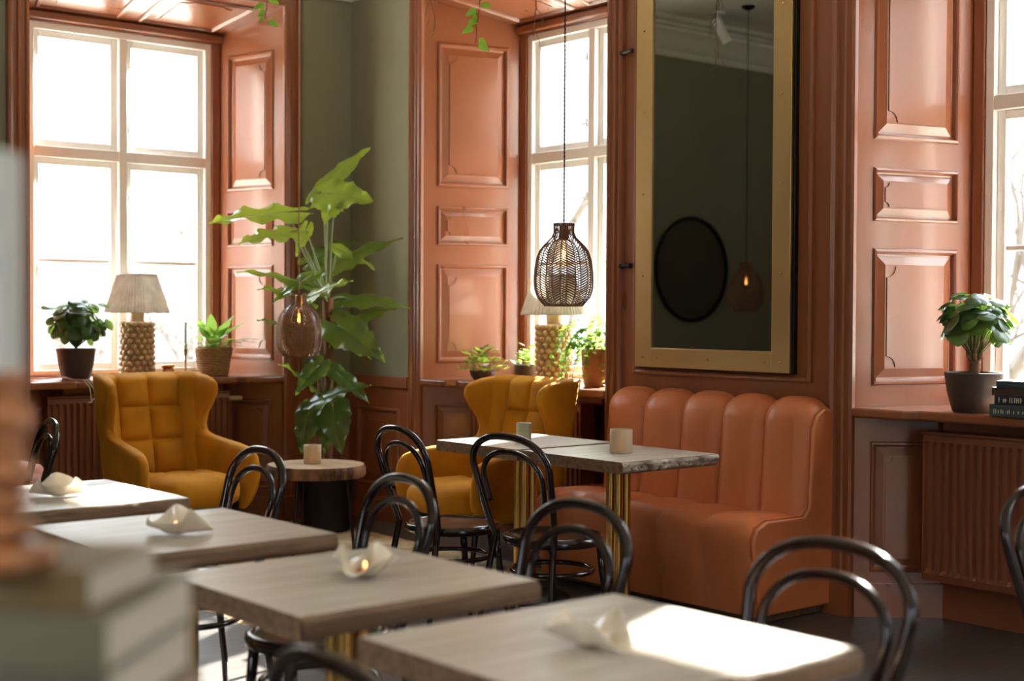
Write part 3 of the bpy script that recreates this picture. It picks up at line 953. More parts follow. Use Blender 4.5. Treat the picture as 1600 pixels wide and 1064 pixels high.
def make_armchair(label, loc, rz):
    t = thing('wing_armchair', label, 'armchair', loc, rz, 'mustard velvet wing armchairs')
    for s in (-1, 1):
        mb = MB(); rows = []
        zs = [.26 + (.995 - .26) * k / 46 for k in range(47)]
        for i, z in enumerate(zs):
            yb, yf = smooth_tab(YB, z), smooth_tab(YF, z)
            mid, hl = (yb + yf) / 2, (yf - yb) / 2
            edge = min(1, (z - .255) / .03, (1.0 - z) / .035)
            th = (.046 if z < .60 else .040) * math.sqrt(max(.02, 1 - (1 - edge) ** 2))
            row = []
            n = 26
            for k in range(n):
                a = 2 * PI * k / n
                c, s_ = math.cos(a), math.sin(a)
                yy = mid + hl * (abs(c) ** .55) * (1 if c >= 0 else -1)
                # the side curves outwards towards the front and the top
                fr = (yy + .40) / .7
                x = .272 + .078 * fr + .050 * max(0, (z - .6) / .4) * (0.4 + max(0, fr)) - .03 * max(0, (.45 - z) / .2)
                x += th * (abs(s_) ** .7) * (1 if s_ >= 0 else -1)
                row.append((s * x, yy, z))
            rows.append(row)
        V = mb.grid(rows, cu=True)
        mb.face(V[0]); mb.face(V[-1])
        mb.build('wing_side', VELVET, t, sharp=2)
    # tufted inner back
    mb = MB(); rows = []
    nx, nz = 44, 54
    X1 = .292
    for j in range(nz + 1):
        z = .40 + (.995 - .40) * j / nz
        row = []
        for i in range(nx + 1):
            x = -X1 + 2 * X1 * i / nx
            y = smooth_tab(YB, z) + .085
            ax = abs(x)
            if ax > .19: y += ((ax - .19) / .1) ** 1.8 * .09
            # pillows: two columns and a fluted side each way, rows at .62 and .80
            def pil(q, p=2.6): return 1 - abs(2 * q - 1) ** p
            qx = (x + .2) / .2
            qz = (z - .435) / .187
            if ax <= .2: h = .046 * (pil(qx % 1) ** .55) * (pil(qz % 1) ** .45 if z < .995 else 0)
            else: h = .020 * pil(min(1, (ax - .2) / .10)) ** .6
            if z > .95: h *= max(0, 1 - ((z - .95) / .045) ** 2) ** .5; y -= .05 * max(0, (z - .95) / .045) ** 2
            row.append((x, y + h, z))
        rows.append(row)
    V = mb.grid(rows)
    back = [[(x * 1.0, smooth_tab(YB, z) - .015, z - (.0)) for x in (-X1, -X1 / 3, X1 / 3, X1)] for z in (.30, .5, .7, .9, .985)]
    mb.grid(back)
    top = [(V[-1][i].co.x, V[-1][i].co.y, V[-1][i].co.z) for i in range(0, nx + 1, 4)]
    mb.grid([top, [(x, smooth_tab(YB, .985) + .03, .992 + .004) for x, y, z in top], [(x, smooth_tab(YB, .985) - .015, .985) for x, y, z in top]])
    mb.build('backrest', VELVET, t, sharp=1.2)
    # seat cushion in two lobes
    mb = MB(); rows = []
    N1, N2 = 60, 28
    for i in range(1, N2):
        ph = -PI / 2 + PI * i / N2
        row = []
        for k in range(N1):
            th = 2 * PI * k / N1
            f = lambda v, e: (abs(v) ** e) * (1 if v >= 0 else -1)
            x = .268 * f(math.cos(th), .38) * f(math.cos(ph), .42)
            y = .035 + .345 * f(math.sin(th), .5) * f(math.cos(ph), .42)
            z = .375 + .095 * f(math.sin(ph), .7)
            if z > .375 or y > .25:
                dgr = .016 * math.exp(-(x / .014) ** 2)
                z -= dgr * (1 if z > .375 else 0); y -= dgr * .8 if y > .25 else 0
            if y < 0: z -= .02
            row.append((x, y, z))
        rows.append(row)
    V = mb.grid(rows, cu=True); mb.face(V[0]); mb.face(V[-1])
    mb.build('seat_cushion', VELVET, t, sharp=2)
    mb = MB(); mb.box(-.27, .27, -.28, .26, .245, .31); mb.build('seat_frame', IRON, t, bevel=.01)
    for sx, sy in ((-1, 1), (1, 1), (-1, -1), (1, -1)):
        mb = MB(); mb.tube([(sx * .22, sy * .20, .26), (sx * .27, sy * .27, 0)], [.02, .011], 12)
        mb.build('leg', IRON, t, sharp=1)
    return t


a1 = make_armchair('mustard velvet wing armchair on the left, under the left window', (.86, -1.705, .014), -PI / 2)
a1.scale = (.93, 1, 1)
dup(a1, (2.13, -.56, .014), PI + math.radians(0), 'mustard velvet wing armchair half hidden behind the pale tables, under the middle window', 'mustard velvet wing armchairs')

# ------------------------------------------------------------------ log slice side table
t = thing('side_table', 'round side table with a log slice top beside the left armchair', 'table', (1.195, -1.01, .014))
mb = MB(); n = 72
rr = [.272 + .012 * noise.noise(Vector((math.cos(2 * PI * k / n) * 2, math.sin(2 * PI * k / n) * 2, 5))) for k in range(n)]
cs = lambda q, z, o=0: [((rr[k] + o) * q * math.cos(2 * PI * k / n), (rr[k] + o) * q * math.sin(2 * PI * k / n), z) for k in range(n)]
mb.grid([cs(.02, .49), cs(.5, .49), cs(.93, .49), cs(.99, .488)], cu=True); mb.poly(cs(.02, .49))
mb.build('tabletop', ROUNDW, t, sharp=1)
mb = MB(); rows = []
for j in range(7):
    q = j / 6
    rows.append([((rr[k] + .006 * math.sin(q * PI) + .007 * noise.noise(Vector((k * .55, q * 1.2, 2)))) * math.cos(2 * PI * k / n), (rr[k] + .006 * math.sin(q * PI) + .007 * noise.noise(Vector((k * .55, q * 1.2, 2)))) * math.sin(2 * PI * k / n), .488 - .066 * q) for k in range(n)])
V = mb.grid(rows, cu=True); mb.face(V[-1])
mb.build('bark_edge', LOGSIDE, t, sharp=1)
for k in range(3):
    a = 2 * PI * k / 3 + .9
    mb = MB(); mb.tube([(.17 * math.cos(a), .17 * math.sin(a), .425), (.215 * math.cos(a), .215 * math.sin(a), 0)], .009, 10); mb.build('leg', IRON, t)

# rug
mb = MB(); rows = []
for i in range(41):
    row = []
    for j in range(41):
        u, v = i / 40, j / 40
        x = .50 + 2.1 * u; y = -.34 - 1.9 * v
        e = min(u, 1 - u, v, 1 - v)
        k = noise.noise(Vector((x * 3, y * 3, 0)))
        if e < .001: x += .02 * k; y += .02 * noise.noise(Vector((y * 4, x * 4, 2)))
        row.append((x, y, .001 + (.011 + .006 * k) * (0 if e < .001 else 1)))
    rows.append(row)
mb.grid(rows)
tag(mb.build('area_rug', RUG, sharp=2), 'beige woven rug on the dark floor under the armchairs and side table', 'rug')

# pink upholstered pouf at the left
t = thing('pouf', 'pink leather pouf just showing behind the crumpled bowl on the far left table', 'stool', (1.16, -2.76, 0))
mb = MB(); mb.lathe([(0, .62), (.10, .62), (.17, .60), (.20, .55), (.205, .46), (.19, .40), (.17, .39)], 36); mb.build('cushion', LEATHERP, t, sharp=2)
mb = MB(); mb.tube([(.205 * math.cos(2 * PI * k / 36), .205 * math.sin(2 * PI * k / 36), .50) for k in range(36)], .005, 6, closed=True); mb.build('piping', LEATHERP, t)
for k in range(4):
    a = PI / 4 + k * PI / 2
    mb = MB(); mb.tube([(.13 * math.cos(a), .13 * math.sin(a), .40), (.17 * math.cos(a), .17 * math.sin(a), 0)], [.014, .01], 8); mb.build('leg', IRON, t)
# ------------------------------------------------------------------ rattan pendants
def pend_r(q):
    """radius at q = 0 (bottom) .. 1 (top), unit shade .138 wide, .38 tall"""
    tab = [(0, .088), (.03, .098), (.10, .122), (.20, .135), (.32, .1375), (.45, .134), (.58, .126), (.68, .112), (.745, .092), (.80, .068), (.845, .052), (.90, .046), (1.0, .0475)]
    for (a, r0), (b, r1) in zip(tab, tab[1:]):
        if q <= b:
            s = (q - a) / (b - a); return r0 + (r1 - r0) * s
    return tab[-1][1]


def make_pendant(label, loc, zc, amber, sc=1.0, mcord=None, group='woven rattan pendant lamps'):
    t = thing('pendant_lamp', label, 'lamp', loc, 0.2, group)
    Hh = .38 * sc
    n = 12
    P = lambda a, q: Vector((pend_r(q) * sc * math.cos(a), pend_r(q) * sc * math.sin(a), q * Hh))
    mb = MB()
    for k in range(n):
        a = 2 * PI * k / n
        mb.tube([P(a, j / 18) for j in range(19)], .0027, 5)
    for q in (0, .012, .985, 1.0):
        mb.tube([P(2 * PI * k / 36, q) for k in range(36)], .0028, 6, closed=True)
    sh = mb.build('shade_ribs', RATTAN, t, sharp=2)
    mb = MB()
    rows = 27
    for k in range(n):
        a0, a1 = 2 * PI * k / n, 2 * PI * (k + 1) / n
        for j in range(rows):
            q = .01 + .80 * j / rows
            dq = .085 if k % 2 else -.085
            qa, qb = q, q + dq
            if not (0 <= qb <= .84): 
                qb = max(0, min(.84, qb))
            pts = [P(a0 + (a1 - a0) * s, qa + (qb - qa) * s) for s in (0, .33, .66, 1)]
            mb.tube(pts, .0023, 4, caps=False)
    for k in range(0, 36):
        a = 2 * PI * k / 36
        mb.tube([P(a, .83), P(a + .1, .90), P(a, .99)],   .0018, 4, caps=False)
    mb.build('woven_shade', RATTAN, t, sharp=2)
    if amber:
        mb = MB(); mb.lathe([(pend_r(j / 20) * sc * .95, j / 20 * Hh) for j in range(21)], 40)
        mb.build('amber_liner', AMBER, t, sharp=2)
    mb = MB(); mb.lathe([(0, .80 * Hh), (.02, .80 * Hh), (.022, .82 * Hh), (.022, .97 * Hh), (.012, Hh), (0, Hh)], 20); mb.build('lamp_holder', BRASSD if amber else RATTAN, t, sharp=.6)
    bz = .62 * Hh
    mb = MB(); mb.lathe([(.013, .80 * Hh), (.016, .77 * Hh), (.034, .71 * Hh), (.046, .64 * Hh), (.046, .57 * Hh), (.034, .49 * Hh), (.012, .455 * Hh), (0, .45 * Hh)], 24)
    b = mb.build('bulb', BULB, t, sharp=2)
    mb = MB(); mb.tube([(.008 * math.cos(k * 1.3), .008 * math.sin(k * 1.3), bz - .024 + .048 * k / 24) for k in range(25)], .0014, 5); mb.build('filament', FILA, b)
    top = ZC - loc[2]
    mb = MB()
    for ph in (0, PI):
        mb.tube([(.0024 * math.cos(z * 160 + ph), .0024 * math.sin(z * 160 + ph), z) for z in [Hh + (top - Hh) * k / 260 for k in range(261)]], .0022, 5)
    mb.build('cord', mcord or CORD, t, sharp=2)
    mb = MB(); mb.lathe([(0, top), (.05, top), (.05, top - .012), (.02, top - .03), (0, top - .03)], 24); mb.build('ceiling_rose', IRON, t, sharp=.6)
    return t


make_pendant('woven rattan pendant hanging over the bench tables, dark against the window', (3.13, -.88, 1.395), 0, False)
make_pendant('amber-toned woven pendant with glowing bulb hanging over the log slice table', (.965, -.986, 1.100), 0, True, .955, CORDL)
make_pendant('rattan pendant outside the view, seen only reflected in the brass framed mirror', (.90, -3.07, 1.375), 0, False, .98)

# ------------------------------------------------------------------ table lamps with bubble bases
def make_lamp(label, loc, rz):
    t = thing('table_lamp', label, 'lamp', loc, rz, 'table lamps with bubble bases')
    mb = MB()
    mb.lathe([(0, 0), (.092, 0), (.092, .33), (.08, .345), (.04, .35), (0, .35)], 32)
    nb, rows = 15, 10
    for j in range(rows):
        z = .018 + .0345 * j
        for k in range(nb):
            a = 2 * PI * (k + .5 * (j % 2)) / nb
            mb.ball((.095 * math.cos(a), .095 * math.sin(a), z), .0195, 10, 8)
    mb.build('base', CERA, t, sharp=1.2)
    mb = MB(); mb.lathe([(0, .35), (.044, .35), (.044, .405), (.012, .41), (.012, .45), (0, .45)], 24); mb.build('neck', CERA, t, sharp=.6)
    mb = MB(); n = 180; rows = []
    for q in (0, .02, .5, .98, 1.0):
        r = .195 + (.118 - .195) * q
        rows.append([((r + (.0055 if k % 3 == 1 else 0) * (0 if q in (0, 1.0) else 1)) * math.cos(2 * PI * k / n), (r + (.0055 if k % 3 == 1 else 0) * (0 if q in (0, 1.0) else 1)) * math.sin(2 * PI * k / n), .405 + .235 * q) for k in range(n)])
    mb.grid(rows, cu=True)
    mb.build('pleated_shade', SHADE, t, sharp=.25)
    for z, r in ((.405, .196), (.64, .119)):
        mb = MB(); mb.tube([(r * math.cos(2 * PI * k / 60), r * math.sin(2 * PI * k / 60), z) for k in range(60)], .0035, 6, closed=True); mb.build('shade_trim', SHADE, t)
    mb = MB()
    for k in range(3):
        a = 2 * PI * k / 3
        mb.tube([(0, 0, .60), (.126 * math.cos(a), .126 * math.sin(a), .62)], .002, 5)
    mb.tube([(0, 0, .45), (0, 0, .60)], .004, 6)
    mb.build('shade_carrier', BRASSD, t)
    return t


SHADE = leaf_mat('pleated_linen', srgb(198, 190, 182), .8, .22, srgb(200, 186, 168))
l1 = make_lamp('table lamp with bubbly tan base and pleated shade on the left sill', (-.27, -1.405, SILL), 0)
dup(l1, (1.73, .30, SILL), 0, 'bubbly based table lamp on the middle sill, shade mostly behind the hanging pendant', 'table lamps with bubble bases')

# ------------------------------------------------------------------ leaves
def leaf(mb, base, tip, width, up=(0, 0, 1), droop=.12, wav=.0, heart=0, fold=.15, nseg=14, nw=3, tipw=1.0):
    """a blade from base to tip with a folded midrib, drooping tip and wavy margin"""
    base, tip = Vector(base), Vector(tip)
    ax = tip - base; L_ = ax.length; t = ax.normalized()
    up = Vector(up); up = (up - t * up.dot(t))
    up = up.normalized() if up.length > 1e-4 else t.orthogonal().normalized()
    side = t.cross(up)
    rows = []
    for i in range(nseg + 1):
        s = i / nseg
        s_ = -heart * (1 - s / .18) ** 1 if (heart and s < .18) else 0
        wdt = (math.sin(PI * min(1, s ** .62)) ** .8) * (1 - .25 * s) if not heart else max(0, (1 - s)) ** .62 * min(1, .62 + 1.4 * s)
        wdt = max(wdt, .0) * width / 2 * (1.12 if heart else 1.1)
        arch = -droop * L_ * (s * s) + droop * L_ * .8 * s
        row = []
        for j in range(-nw, nw + 1):
            q = j / nw
            e = abs(q)
            wave = wav * width * e * e * math.sin(s * 34 + (0 if q > 0 else 1.3))
            back = (-heart * L_ * e ** 1.6 * max(0, (1 - s / .35))) if heart else 0
            p = base + t * (s * L_ + back) + side * (q * wdt * (1 + wav * .5 * math.sin(s * 40 + q))) + up * (arch + fold * wdt * e + wave - .25 * wdt * e * e)
            row.append(p)
        rows.append(row)
    mb.grid(rows)


def arrow_leaf(mb, base, tip, width, up, droop=.12, wav=.07, rs=0):
    """a broad arrow-shaped blade: two half blades whose lobes run back past the stalk"""
    base, tip = Vector(base), Vector(tip)
    ax = tip - base; L_ = ax.length; t = ax.normalized()
    up = Vector(up); up = (up - t * up.dot(t)).normalized()
    side = t.cross(up)
    tab = [(-.34, .30), (-.30, .52), (-.22, .74), (-.10, .93), (.03, 1.0), (.18, .97), (.35, .86), (.55, .66), (.75, .40), (.9, .18), (1.0, .015)]
    f = lambda s: smooth_tab(tab, s)
    for sg in (-1, 1):
        rows = []
        n = 40
        for i in range(n + 1):
            s = -.34 + 1.34 * i / n
            xi = 0 if s > 0 else .16 * (-s / .34) ** .7 + (.13 * max(0, (-s - .26) / .08) ** 2)
            xo = max(f(s), xi + .004)
            row = []
            for j in range(6):
                e = j / 5
                x = xi + (xo - xi) * e
                lat = x * width / 2
                z = .30 * lat - .38 * lat * x + wav * width * e * e * math.sin(s * 15 + sg * 1.1 + rs) + .012 * width * e * math.cos(s * 44 + e * 6)
                arch = -droop * L_ * s * s * 1.2 + droop * L_ * s * .8
                lat2 = lat * (1 + .05 * math.sin(s * 30 + rs + sg))
                row.append(base + t * (s * L_ + (.05 * L_ * e if s > 0 else 0) * (1 - s)) + side * (sg * lat2) + up * (z + arch))
            rows.append(row)
        mb.grid(rows)


def frame_up(base, tip, k, rnd): return Vector((rnd.uniform(-.3, .3), rnd.uniform(-.3, .3), 1))


# tall philodendron in the corner
t = thing('philodendron', 'tall philodendron with large wavy leaves in a dark pot in the corner', 'plant', (.60, -.56, .014))
O_ = Vector((.60, -.56, 0))
BIG = [
    ((0.643, -0.88, 1.941), (0.529, -1.331, 1.873), 0.27, 1), ((0.744, -0.918, 1.817), (0.733, -1.247, 1.746), 0.22, 1),
    ((0.526, -0.547, 2.101), (0.622, -0.265, 2.387), 0.12, 2), ((0.629, -0.58, 2.069), (0.894, -0.42, 2.024), 0.22, 2),
    ((0.655, -0.55, 2.007), (0.703, -0.653, 1.883), 0.13, 2), ((0.634, -0.737, 1.844), (0.685, -0.838, 1.677), 0.08, 2),
    ((0.463, -0.482, 1.608), (0.695, -0.07, 1.828), 0.18, 3), ((0.244, -0.43, 1.683), (0.341, -0.153, 1.82), 0.19, 3),
    ((0.621, -0.764, 1.518), (0.552, -1.156, 1.596), 0.13, 1), ((0.541, -0.706, 1.426), (0.544, -1.013, 1.492), 0.20, 1),
    ((0.464, -0.804, 1.261), (0.456, -0.968, 1.3), 0.09, 1), ((0.848, -0.806, 1.451), (1.073, -0.689, 1.537), 0.14, 3),
    ((0.556, -0.376, 1.421), (0.882, -0.143, 1.383), 0.16, 3), ((0.685, -0.539, 1.263), (1.037, -0.436, 1.06), 0.23, 2),
    ((0.587, -0.343, 1.285), (0.744, -0.152, 1.378), 0.12, 3), ((0.602, -0.651, 0.871), (0.635, -0.918, 1.049), 0.20, 1),
    ((0.616, -0.637, 0.808), (0.9, -0.448, 0.917), 0.16, 3), ((0.674, -0.568, 0.762), (0.881, -0.641, 0.501), 0.19, 2),
    ((0.582, -0.679, 0.73), (0.64, -0.773, 0.489), 0.15, 2), ((0.638, -0.614, 0.703), (0.74, -0.655, 0.478), 0.11, 2),
    ((0.60, -0.70, 1.56), (0.60, -0.95, 1.40), 0.12, 1), ((0.50, -0.42, 1.74), (0.60, -0.20, 1.62), 0.12, 3), ((0.62, -0.50, 1.16), (0.60, -0.22, 1.06), 0.12, 3),
    ((0.66, -0.66, 1.02), (0.72, -0.86, 0.86), 0.13, 2), ((0.70, -0.56, 0.98), (0.92, -0.46, 0.80), 0.12, 3)]
rnd = random.Random(4)
CAMDIR = Vector((.77, -.64, .25))
for i, (b, tp, wd, kind) in enumerate(BIG):
    b = Vector(b) - O_; tp = Vector(tp) - O_
    up = {1: Vector((.35, -.3, 1)), 2: CAMDIR + Vector((0, 0, .4)), 3: Vector((.5, -.4, 1))}[kind]
    mb = MB()
    arrow_leaf(mb, b, tp, wd * 1.12, up, .12, .06, i)
    lf = mb.build('leaf', LEAFD, t, sharp=2, merge=True, recalc=False)
    # petiole from the crown
    c = Vector((-.045, .03, 1.40)) if b.z > 1.15 else (Vector((-.02, .0, .72)) if b.z > .9 or True and b.z < .9 and b.z > .78 else Vector((0, 0, .6)))
    if b.z < 1.35 and b.z > 1.15: c = Vector((-.04, .02, 1.05))
    m1 = c.lerp(b, .5) + Vector((0, 0, .06))
    bez = [c * (1 - s) ** 2 + m1 * 2 * s * (1 - s) + b * s * s for s in [k / 10 for k in range(11)]]
    mb = MB(); mb.tube(bez + [b.lerp(tp, .5)], [.008 - .0045 * k / 11 for k in range(12)], 7)
    mb.build('leaf_stalk', STEM, t, sharp=2)
mb = MB(); mb.tube([(0, 0, .36), (-.02, .02, .6), (-.03, .03, .9), (-.035, .03, 1.2), (-.045, .03, 1.43)], [.032, .03, .028, .03, .034], 12)
for k in range(26):
    z = .45 + k * .036
    a = k * 2.1
    mb.tube([(-.03 + .02 * math.cos(a), .02 + .02 * math.sin(a), z), (-.03 + .045 * math.cos(a), .02 + .045 * math.sin(a), z + .05)], [.008, .002], 5)
mb.build('trunk', HUSK, t, sharp=1)
mb = MB(); mb.tube([(.02, -.05, .36), (.01, -.05, .7), (-.02, -.045, 1.0), (-.035, -.02, 1.28)], [.018, .017, .015, .013], 10); mb.build('trunk', TRUNK, t, sharp=2)
mb = MB(); leaf(mb, (-.0, -.04, .80), (.03, -.06, .70), .07, CAMDIR, .1, .1, .2); mb.build('dry_sheath', mat('pink_sheath', srgb(196, 150, 134), .7), t)
mb = MB(); mb.lathe([(0, 0), (.13, 0), (.15, .02), (.19, .34), (.195, .36), (.18, .36), (.175, .33), (0, .33)], 36); mb.build('pot', IRON, t, sharp=.6)
mb = MB(); mb.lathe([(0, .335), (.175, .335)], 24); mb.build('soil', SOIL, t)


# ------------------------------------------------------------------ sill plants
def pot_shell(mb, r0, r1, h, n=36, rib=0):
    prof = [(0, 0), (r0 * .92, 0), (r0, .008), (r0 + (r1 - r0) * .5 + .004, h * .5), (r1, h - .004), (r1 - .002, h), (r1 - .009, h), (r1 - .012, h - .03), (0, h - .03)]
    mb.lathe(prof, n)


def round_leaf(mb, c, r, nrm, rnd, tilt=.3):
    n = Vector(nrm).normalized()
    a = n.orthogonal().normalized(); b = n.cross(a)
    ph = rnd.uniform(0, 6)
    ctr = mb.v(Vector(c))
    prev = None; ringv = []
    for rr, lift in ((.55, .05), (1.0, -.12)):
        ring = [mb.v(Vector(c) + (a * math.cos(2 * PI * k / 12 + ph) + b * math.sin(2 * PI * k / 12 + ph)) * r * rr * (1 + .05 * math.sin(k * 2)) + n * r * lift) for k in range(12)]
        if prev is None:
            for k in range(12): mb.face([ctr, ring[k], ring[(k + 1) % 12]])
        else:
            for k in range(12): mb.face([prev[k], ring[k], ring[(k + 1) % 12], prev[(k + 1) % 12]])
        prev = ring


def pilea(label, loc, r0, r1, h, potm, spread, top, nleaf, seed, lr, woody=False, dx=0, low=.02, extra=()):
    t = thing('potted_plant', label, 'plant', loc)
    mb = MB(); pot_shell(mb, r0, r1, h); mb.build('pot', potm, t, sharp=.6)
    mb = MB(); mb.lathe([(0, h - .022), (r1 - .012, h - .022)], 24); mb.build('soil', SOIL, t)
    rnd = random.Random(seed)
    ml = MB(); ms = MB()
    hub = Vector((0, 0, h + (.05 if woody else .0)))
    if woody:
        mt = MB()
        mt.tube([(0, 0, h - .02), (.005, 0, h + .04), (.0, .01, h + .065)], [.024, .022, .016], 10)
        for a in (0, 2.0, 4.2, 5.3):
            mt.tube([(0, 0, h + .045), (.03 * math.cos(a), .03 * math.sin(a), h + .07), (.035 * math.cos(a), .035 * math.sin(a), h + .17)], [.014, .009, .005], 8)
        mt.build('woody_stem', TRUNK, t, sharp=2)
    cz = h + (top - h) * (.62 if woody else .50)
    for k in range(nleaf):
        a = rnd.uniform(0, 2 * PI); e = math.asin(rnd.uniform(-.75 if not woody else -.55, 1))
        rr = rnd.uniform(.65, 1.0)
        p = Vector((dx + spread * rr * math.cos(a) * math.cos(e), spread * rr * math.sin(a) * math.cos(e), cz + (top - cz) * rr * math.sin(e)))
        if p.z < h + low: p.z = h + low + rnd.uniform(0, .04)
        nr = (p - Vector((dx, 0, cz - .06))).normalized() + Vector((rnd.uniform(-.4, .4), rnd.uniform(-.4, .4), rnd.uniform(0, .6)))
        round_leaf(ml, p, lr * rnd.uniform(.65, 1.1), nr, rnd)
        st = hub.lerp(p, .0)
        ms.tube([st + Vector((0, 0, 0)), st.lerp(p, .55) + Vector((0, 0, .02)), p], [.0022, .0018, .0012], 4, caps=False)
    for p, r_, nr in extra:
        round_leaf(ml, p, r_, nr, rnd); ms.tube([hub, hub.lerp(Vector(p), .5) + Vector((0, 0, .03)), p], .0016, 4, caps=False)
    f_ = ml.build('foliage', LEAFP, t, sharp=2, recalc=False); f_['kind'] = 'stuff'
    s_ = ms.build('leaf_stalks', STEM, t, sharp=2); s_['kind'] = 'stuff'
    return t


pilea('round-leaved plant in a dark brown pot at the left end of the left sill', (-.27, -1.80, SILL), .085, .118, .185, POTB, .175, .50, 120, 3, .042,
      extra=(((-.02, -.16, .44), .05, (.3, -.2, 1)), ((.03, .20, .33), .04, (.8, .4, .4)), ((.02, .16, .455), .045, (.4, .2, 1))))
pilea('round-leaved plant on a woody stem in a ribbed pot by the right-hand window', (4.635, .14, SILL), .092, .125, .172, POTB, .165, .52, 90, 8, .042, woody=True, low=.12)


def blades(mb, c, h0, n, L_, wd, seed, up=.75, spread=1.0):
    rnd = random.Random(seed)
    for k in range(n):
        a = 2 * PI * k / n + rnd.uniform(-.3, .3)
        el = rnd.uniform(.35, 1.25)
        d = Vector((math.cos(a) * math.cos(el) * spread, math.sin(a) * math.cos(el) * spread, math.sin(el)))
        l = L_ * rnd.uniform(.7, 1.05)
        b = Vector(c) + Vector((0, 0, h0)); m_ = b + d * l * .5
        mb.tube([b, b.lerp(m_, .5), m_], .0025, 4, caps=False)
        leaf(mb, m_, m_ + (d + Vector((0, 0, -.45))).normalized() * l * .65, wd * rnd.uniform(.7, 1.1), (0, 0, 1), .2, .02, 0, .3, 8, 2)


t = thing('potted_plant', 'bright green leafy plant in a straw basket at the right end of the left sill', 'plant', (-.20, -.915, SILL))
mb = MB(); pot_shell(mb, .088, .118, .185, 48)
for j in range(12):
    z = .01 + j * .0148; r = .09 + .03 * (z / .185)
    mb.tube([((r + .002) * math.cos(2 * PI * k / 48), (r + .002) * math.sin(2 * PI * k / 48), z) for k in range(48)], .006, 5, closed=True)
mb.build('basket', BASKET, t, sharp=2)
mb = MB(); blades(mb, (0, 0, 0), .15, 36, .27, .075, 5); mb.build('foliage', LEAFL, t, sharp=2, recalc=False)['kind'] = 'stuff'
mb = MB(); mb.lathe([(0, .16), (.105, .16)], 20); mb.build('soil', SOIL, t)

# jar and candlestick on the left sill
t = thing('copper_jar', 'small copper jar on the left sill beside the bubbly lamp', 'jar', (-.19, -1.235, SILL))
mb = MB(); mb.lathe([(0, 0), (.028, 0), (.032, .01), (.038, .045), (.033, .052), (.038, .06), (.044, .068), (.038, .078), (.03, .08), (.028, .074), (.026, .02), (0, .015)], 24); mb.build('bowl', COPPER, t, sharp=1)
t = thing('candlestick', 'slim brass candlestick on the left sill between jar and basket', 'candlestick', (-.17, -1.125, SILL))
mb = MB(); mb.lathe([(0, 0), (.05, 0), (.05, .004), (.02, .012), (.009, .02), (.006, .03), (.009, .05), (.006, .06), (.005, .09), (.009, .10), (.006, .112), (.006, .13), (.010, .14), (.012, .16), (.013, .175), (.010, .175), (0, .165)], 20); mb.build('stem', BRASSD, t, sharp=.8)
tag((lambda m_: (m_.lathe([(0, .168), (.0095, .168), (.0085, .34), (.004, .345), (0, .345)], 16, (-.17, -1.125, SILL)), m_.build('taper_candle', WAX, sharp=.8))[1])(MB()), 'white taper candle standing in the slim brass candlestick', 'candle')
# white cable trailing over the sill
mb = MB()
for k, off in enumerate((0, .02, -.018)):
    pts = [(-.42, -2.0 + off, SILL + .004), (-.3, -1.97, SILL + .005), (-.18, -1.93 + off, SILL + .02), (-.08, -1.90, SILL + .006), (.025, -1.86 + off, SILL + .008), (.042, -1.83 + off, .91), (.045, -1.80 + off * 2, .86 - .02 * k), (.05, -1.85 + off, .82)]
    sm = []
    for i in range(len(pts) - 1):
        a, b = Vector(pts[i]), Vector(pts[i + 1])
        sm += [a.lerp(b, s / 4) for s in range(4)]
    mb.tube(sm, .003, 6)
tag(mb.build('lamp_cable', WCORD, sharp=2), 'white cable trailing over the front of the left sill by the dark pot', 'cable')

# middle sill plants
def bushy(label, loc, potm, r0, r1, h, n, spread, hgt, seed, lsz, mtl, trail=0, flower=False, tdir=(1, 0)):
    t = thing('potted_plant', label, 'plant', loc)
    mb = MB(); pot_shell(mb, r0, r1, h); mb.build('pot', potm, t, sharp=.6)
    mb = MB(); mb.lathe([(0, h - .02), (r1 - .012, h - .02)], 20); mb.build('soil', SOIL, t)
    rnd = random.Random(seed); ml = MB()
    for k in range(n):
        a = rnd.uniform(0, 2 * PI); e = rnd.uniform(-.1, 1.5)
        rr = rnd.uniform(.3, 1)
        p = Vector((spread * rr * math.cos(a) * math.cos(e), spread * rr * math.sin(a) * math.cos(e), h + hgt * rr * math.sin(max(e, .05))))
        d = Vector((math.cos(a), math.sin(a), rnd.uniform(-.3, .7))).normalized()
        leaf(ml, p, p + d * lsz * rnd.uniform(.7, 1.2), lsz * .6, (0, 0, 1), .2, 0, 0, .2, 5, 1)
    for k in range(trail):
        a = rnd.uniform(0, 2 * PI)
        p = Vector((r1 * math.cos(a), r1 * math.sin(a), h + rnd.uniform(0, hgt * .8)))
        d = Vector((math.cos(a) * .5 + tdir[0] * .9, math.sin(a) * .5 + tdir[1] * .9, .3)) * .03
        pts = [p.copy()]
        for s in range(rnd.randint(7, 12)):
            d = d * .93 + Vector((0, 0, -.0062)); p = p + d
            if p.z < .02: p.z = .02
            pts.append(p.copy())
            for q in range(2):
                dd = Vector((rnd.uniform(-1, 1), rnd.uniform(-1, 1), rnd.uniform(-.6, .5))).normalized()
                leaf(ml, p, p + dd * lsz * rnd.uniform(.6, 1.1), lsz * .65, (0, 0, 1), .15, 0, 0, .2, 5, 1)
        ml.tube(pts, .0018, 4, caps=False)
    ml.build('foliage', mtl, t, sharp=2, recalc=False)['kind'] = 'stuff'
    if flower:
        mf = MB()
        for k in range(5):
            a = k * 2 * PI / 5
            leaf(mf, (.10, -.07, h + .035), (.10 + .035 * math.cos(a), -.07 + .035 * math.sin(a), h + .05), .025, (.5, -.5, 1), .1, 0, 0, .1, 5, 1)
        mf.build('flower', mat('pale_pink_petal', srgb(226, 190, 180), .6), t)
    return t


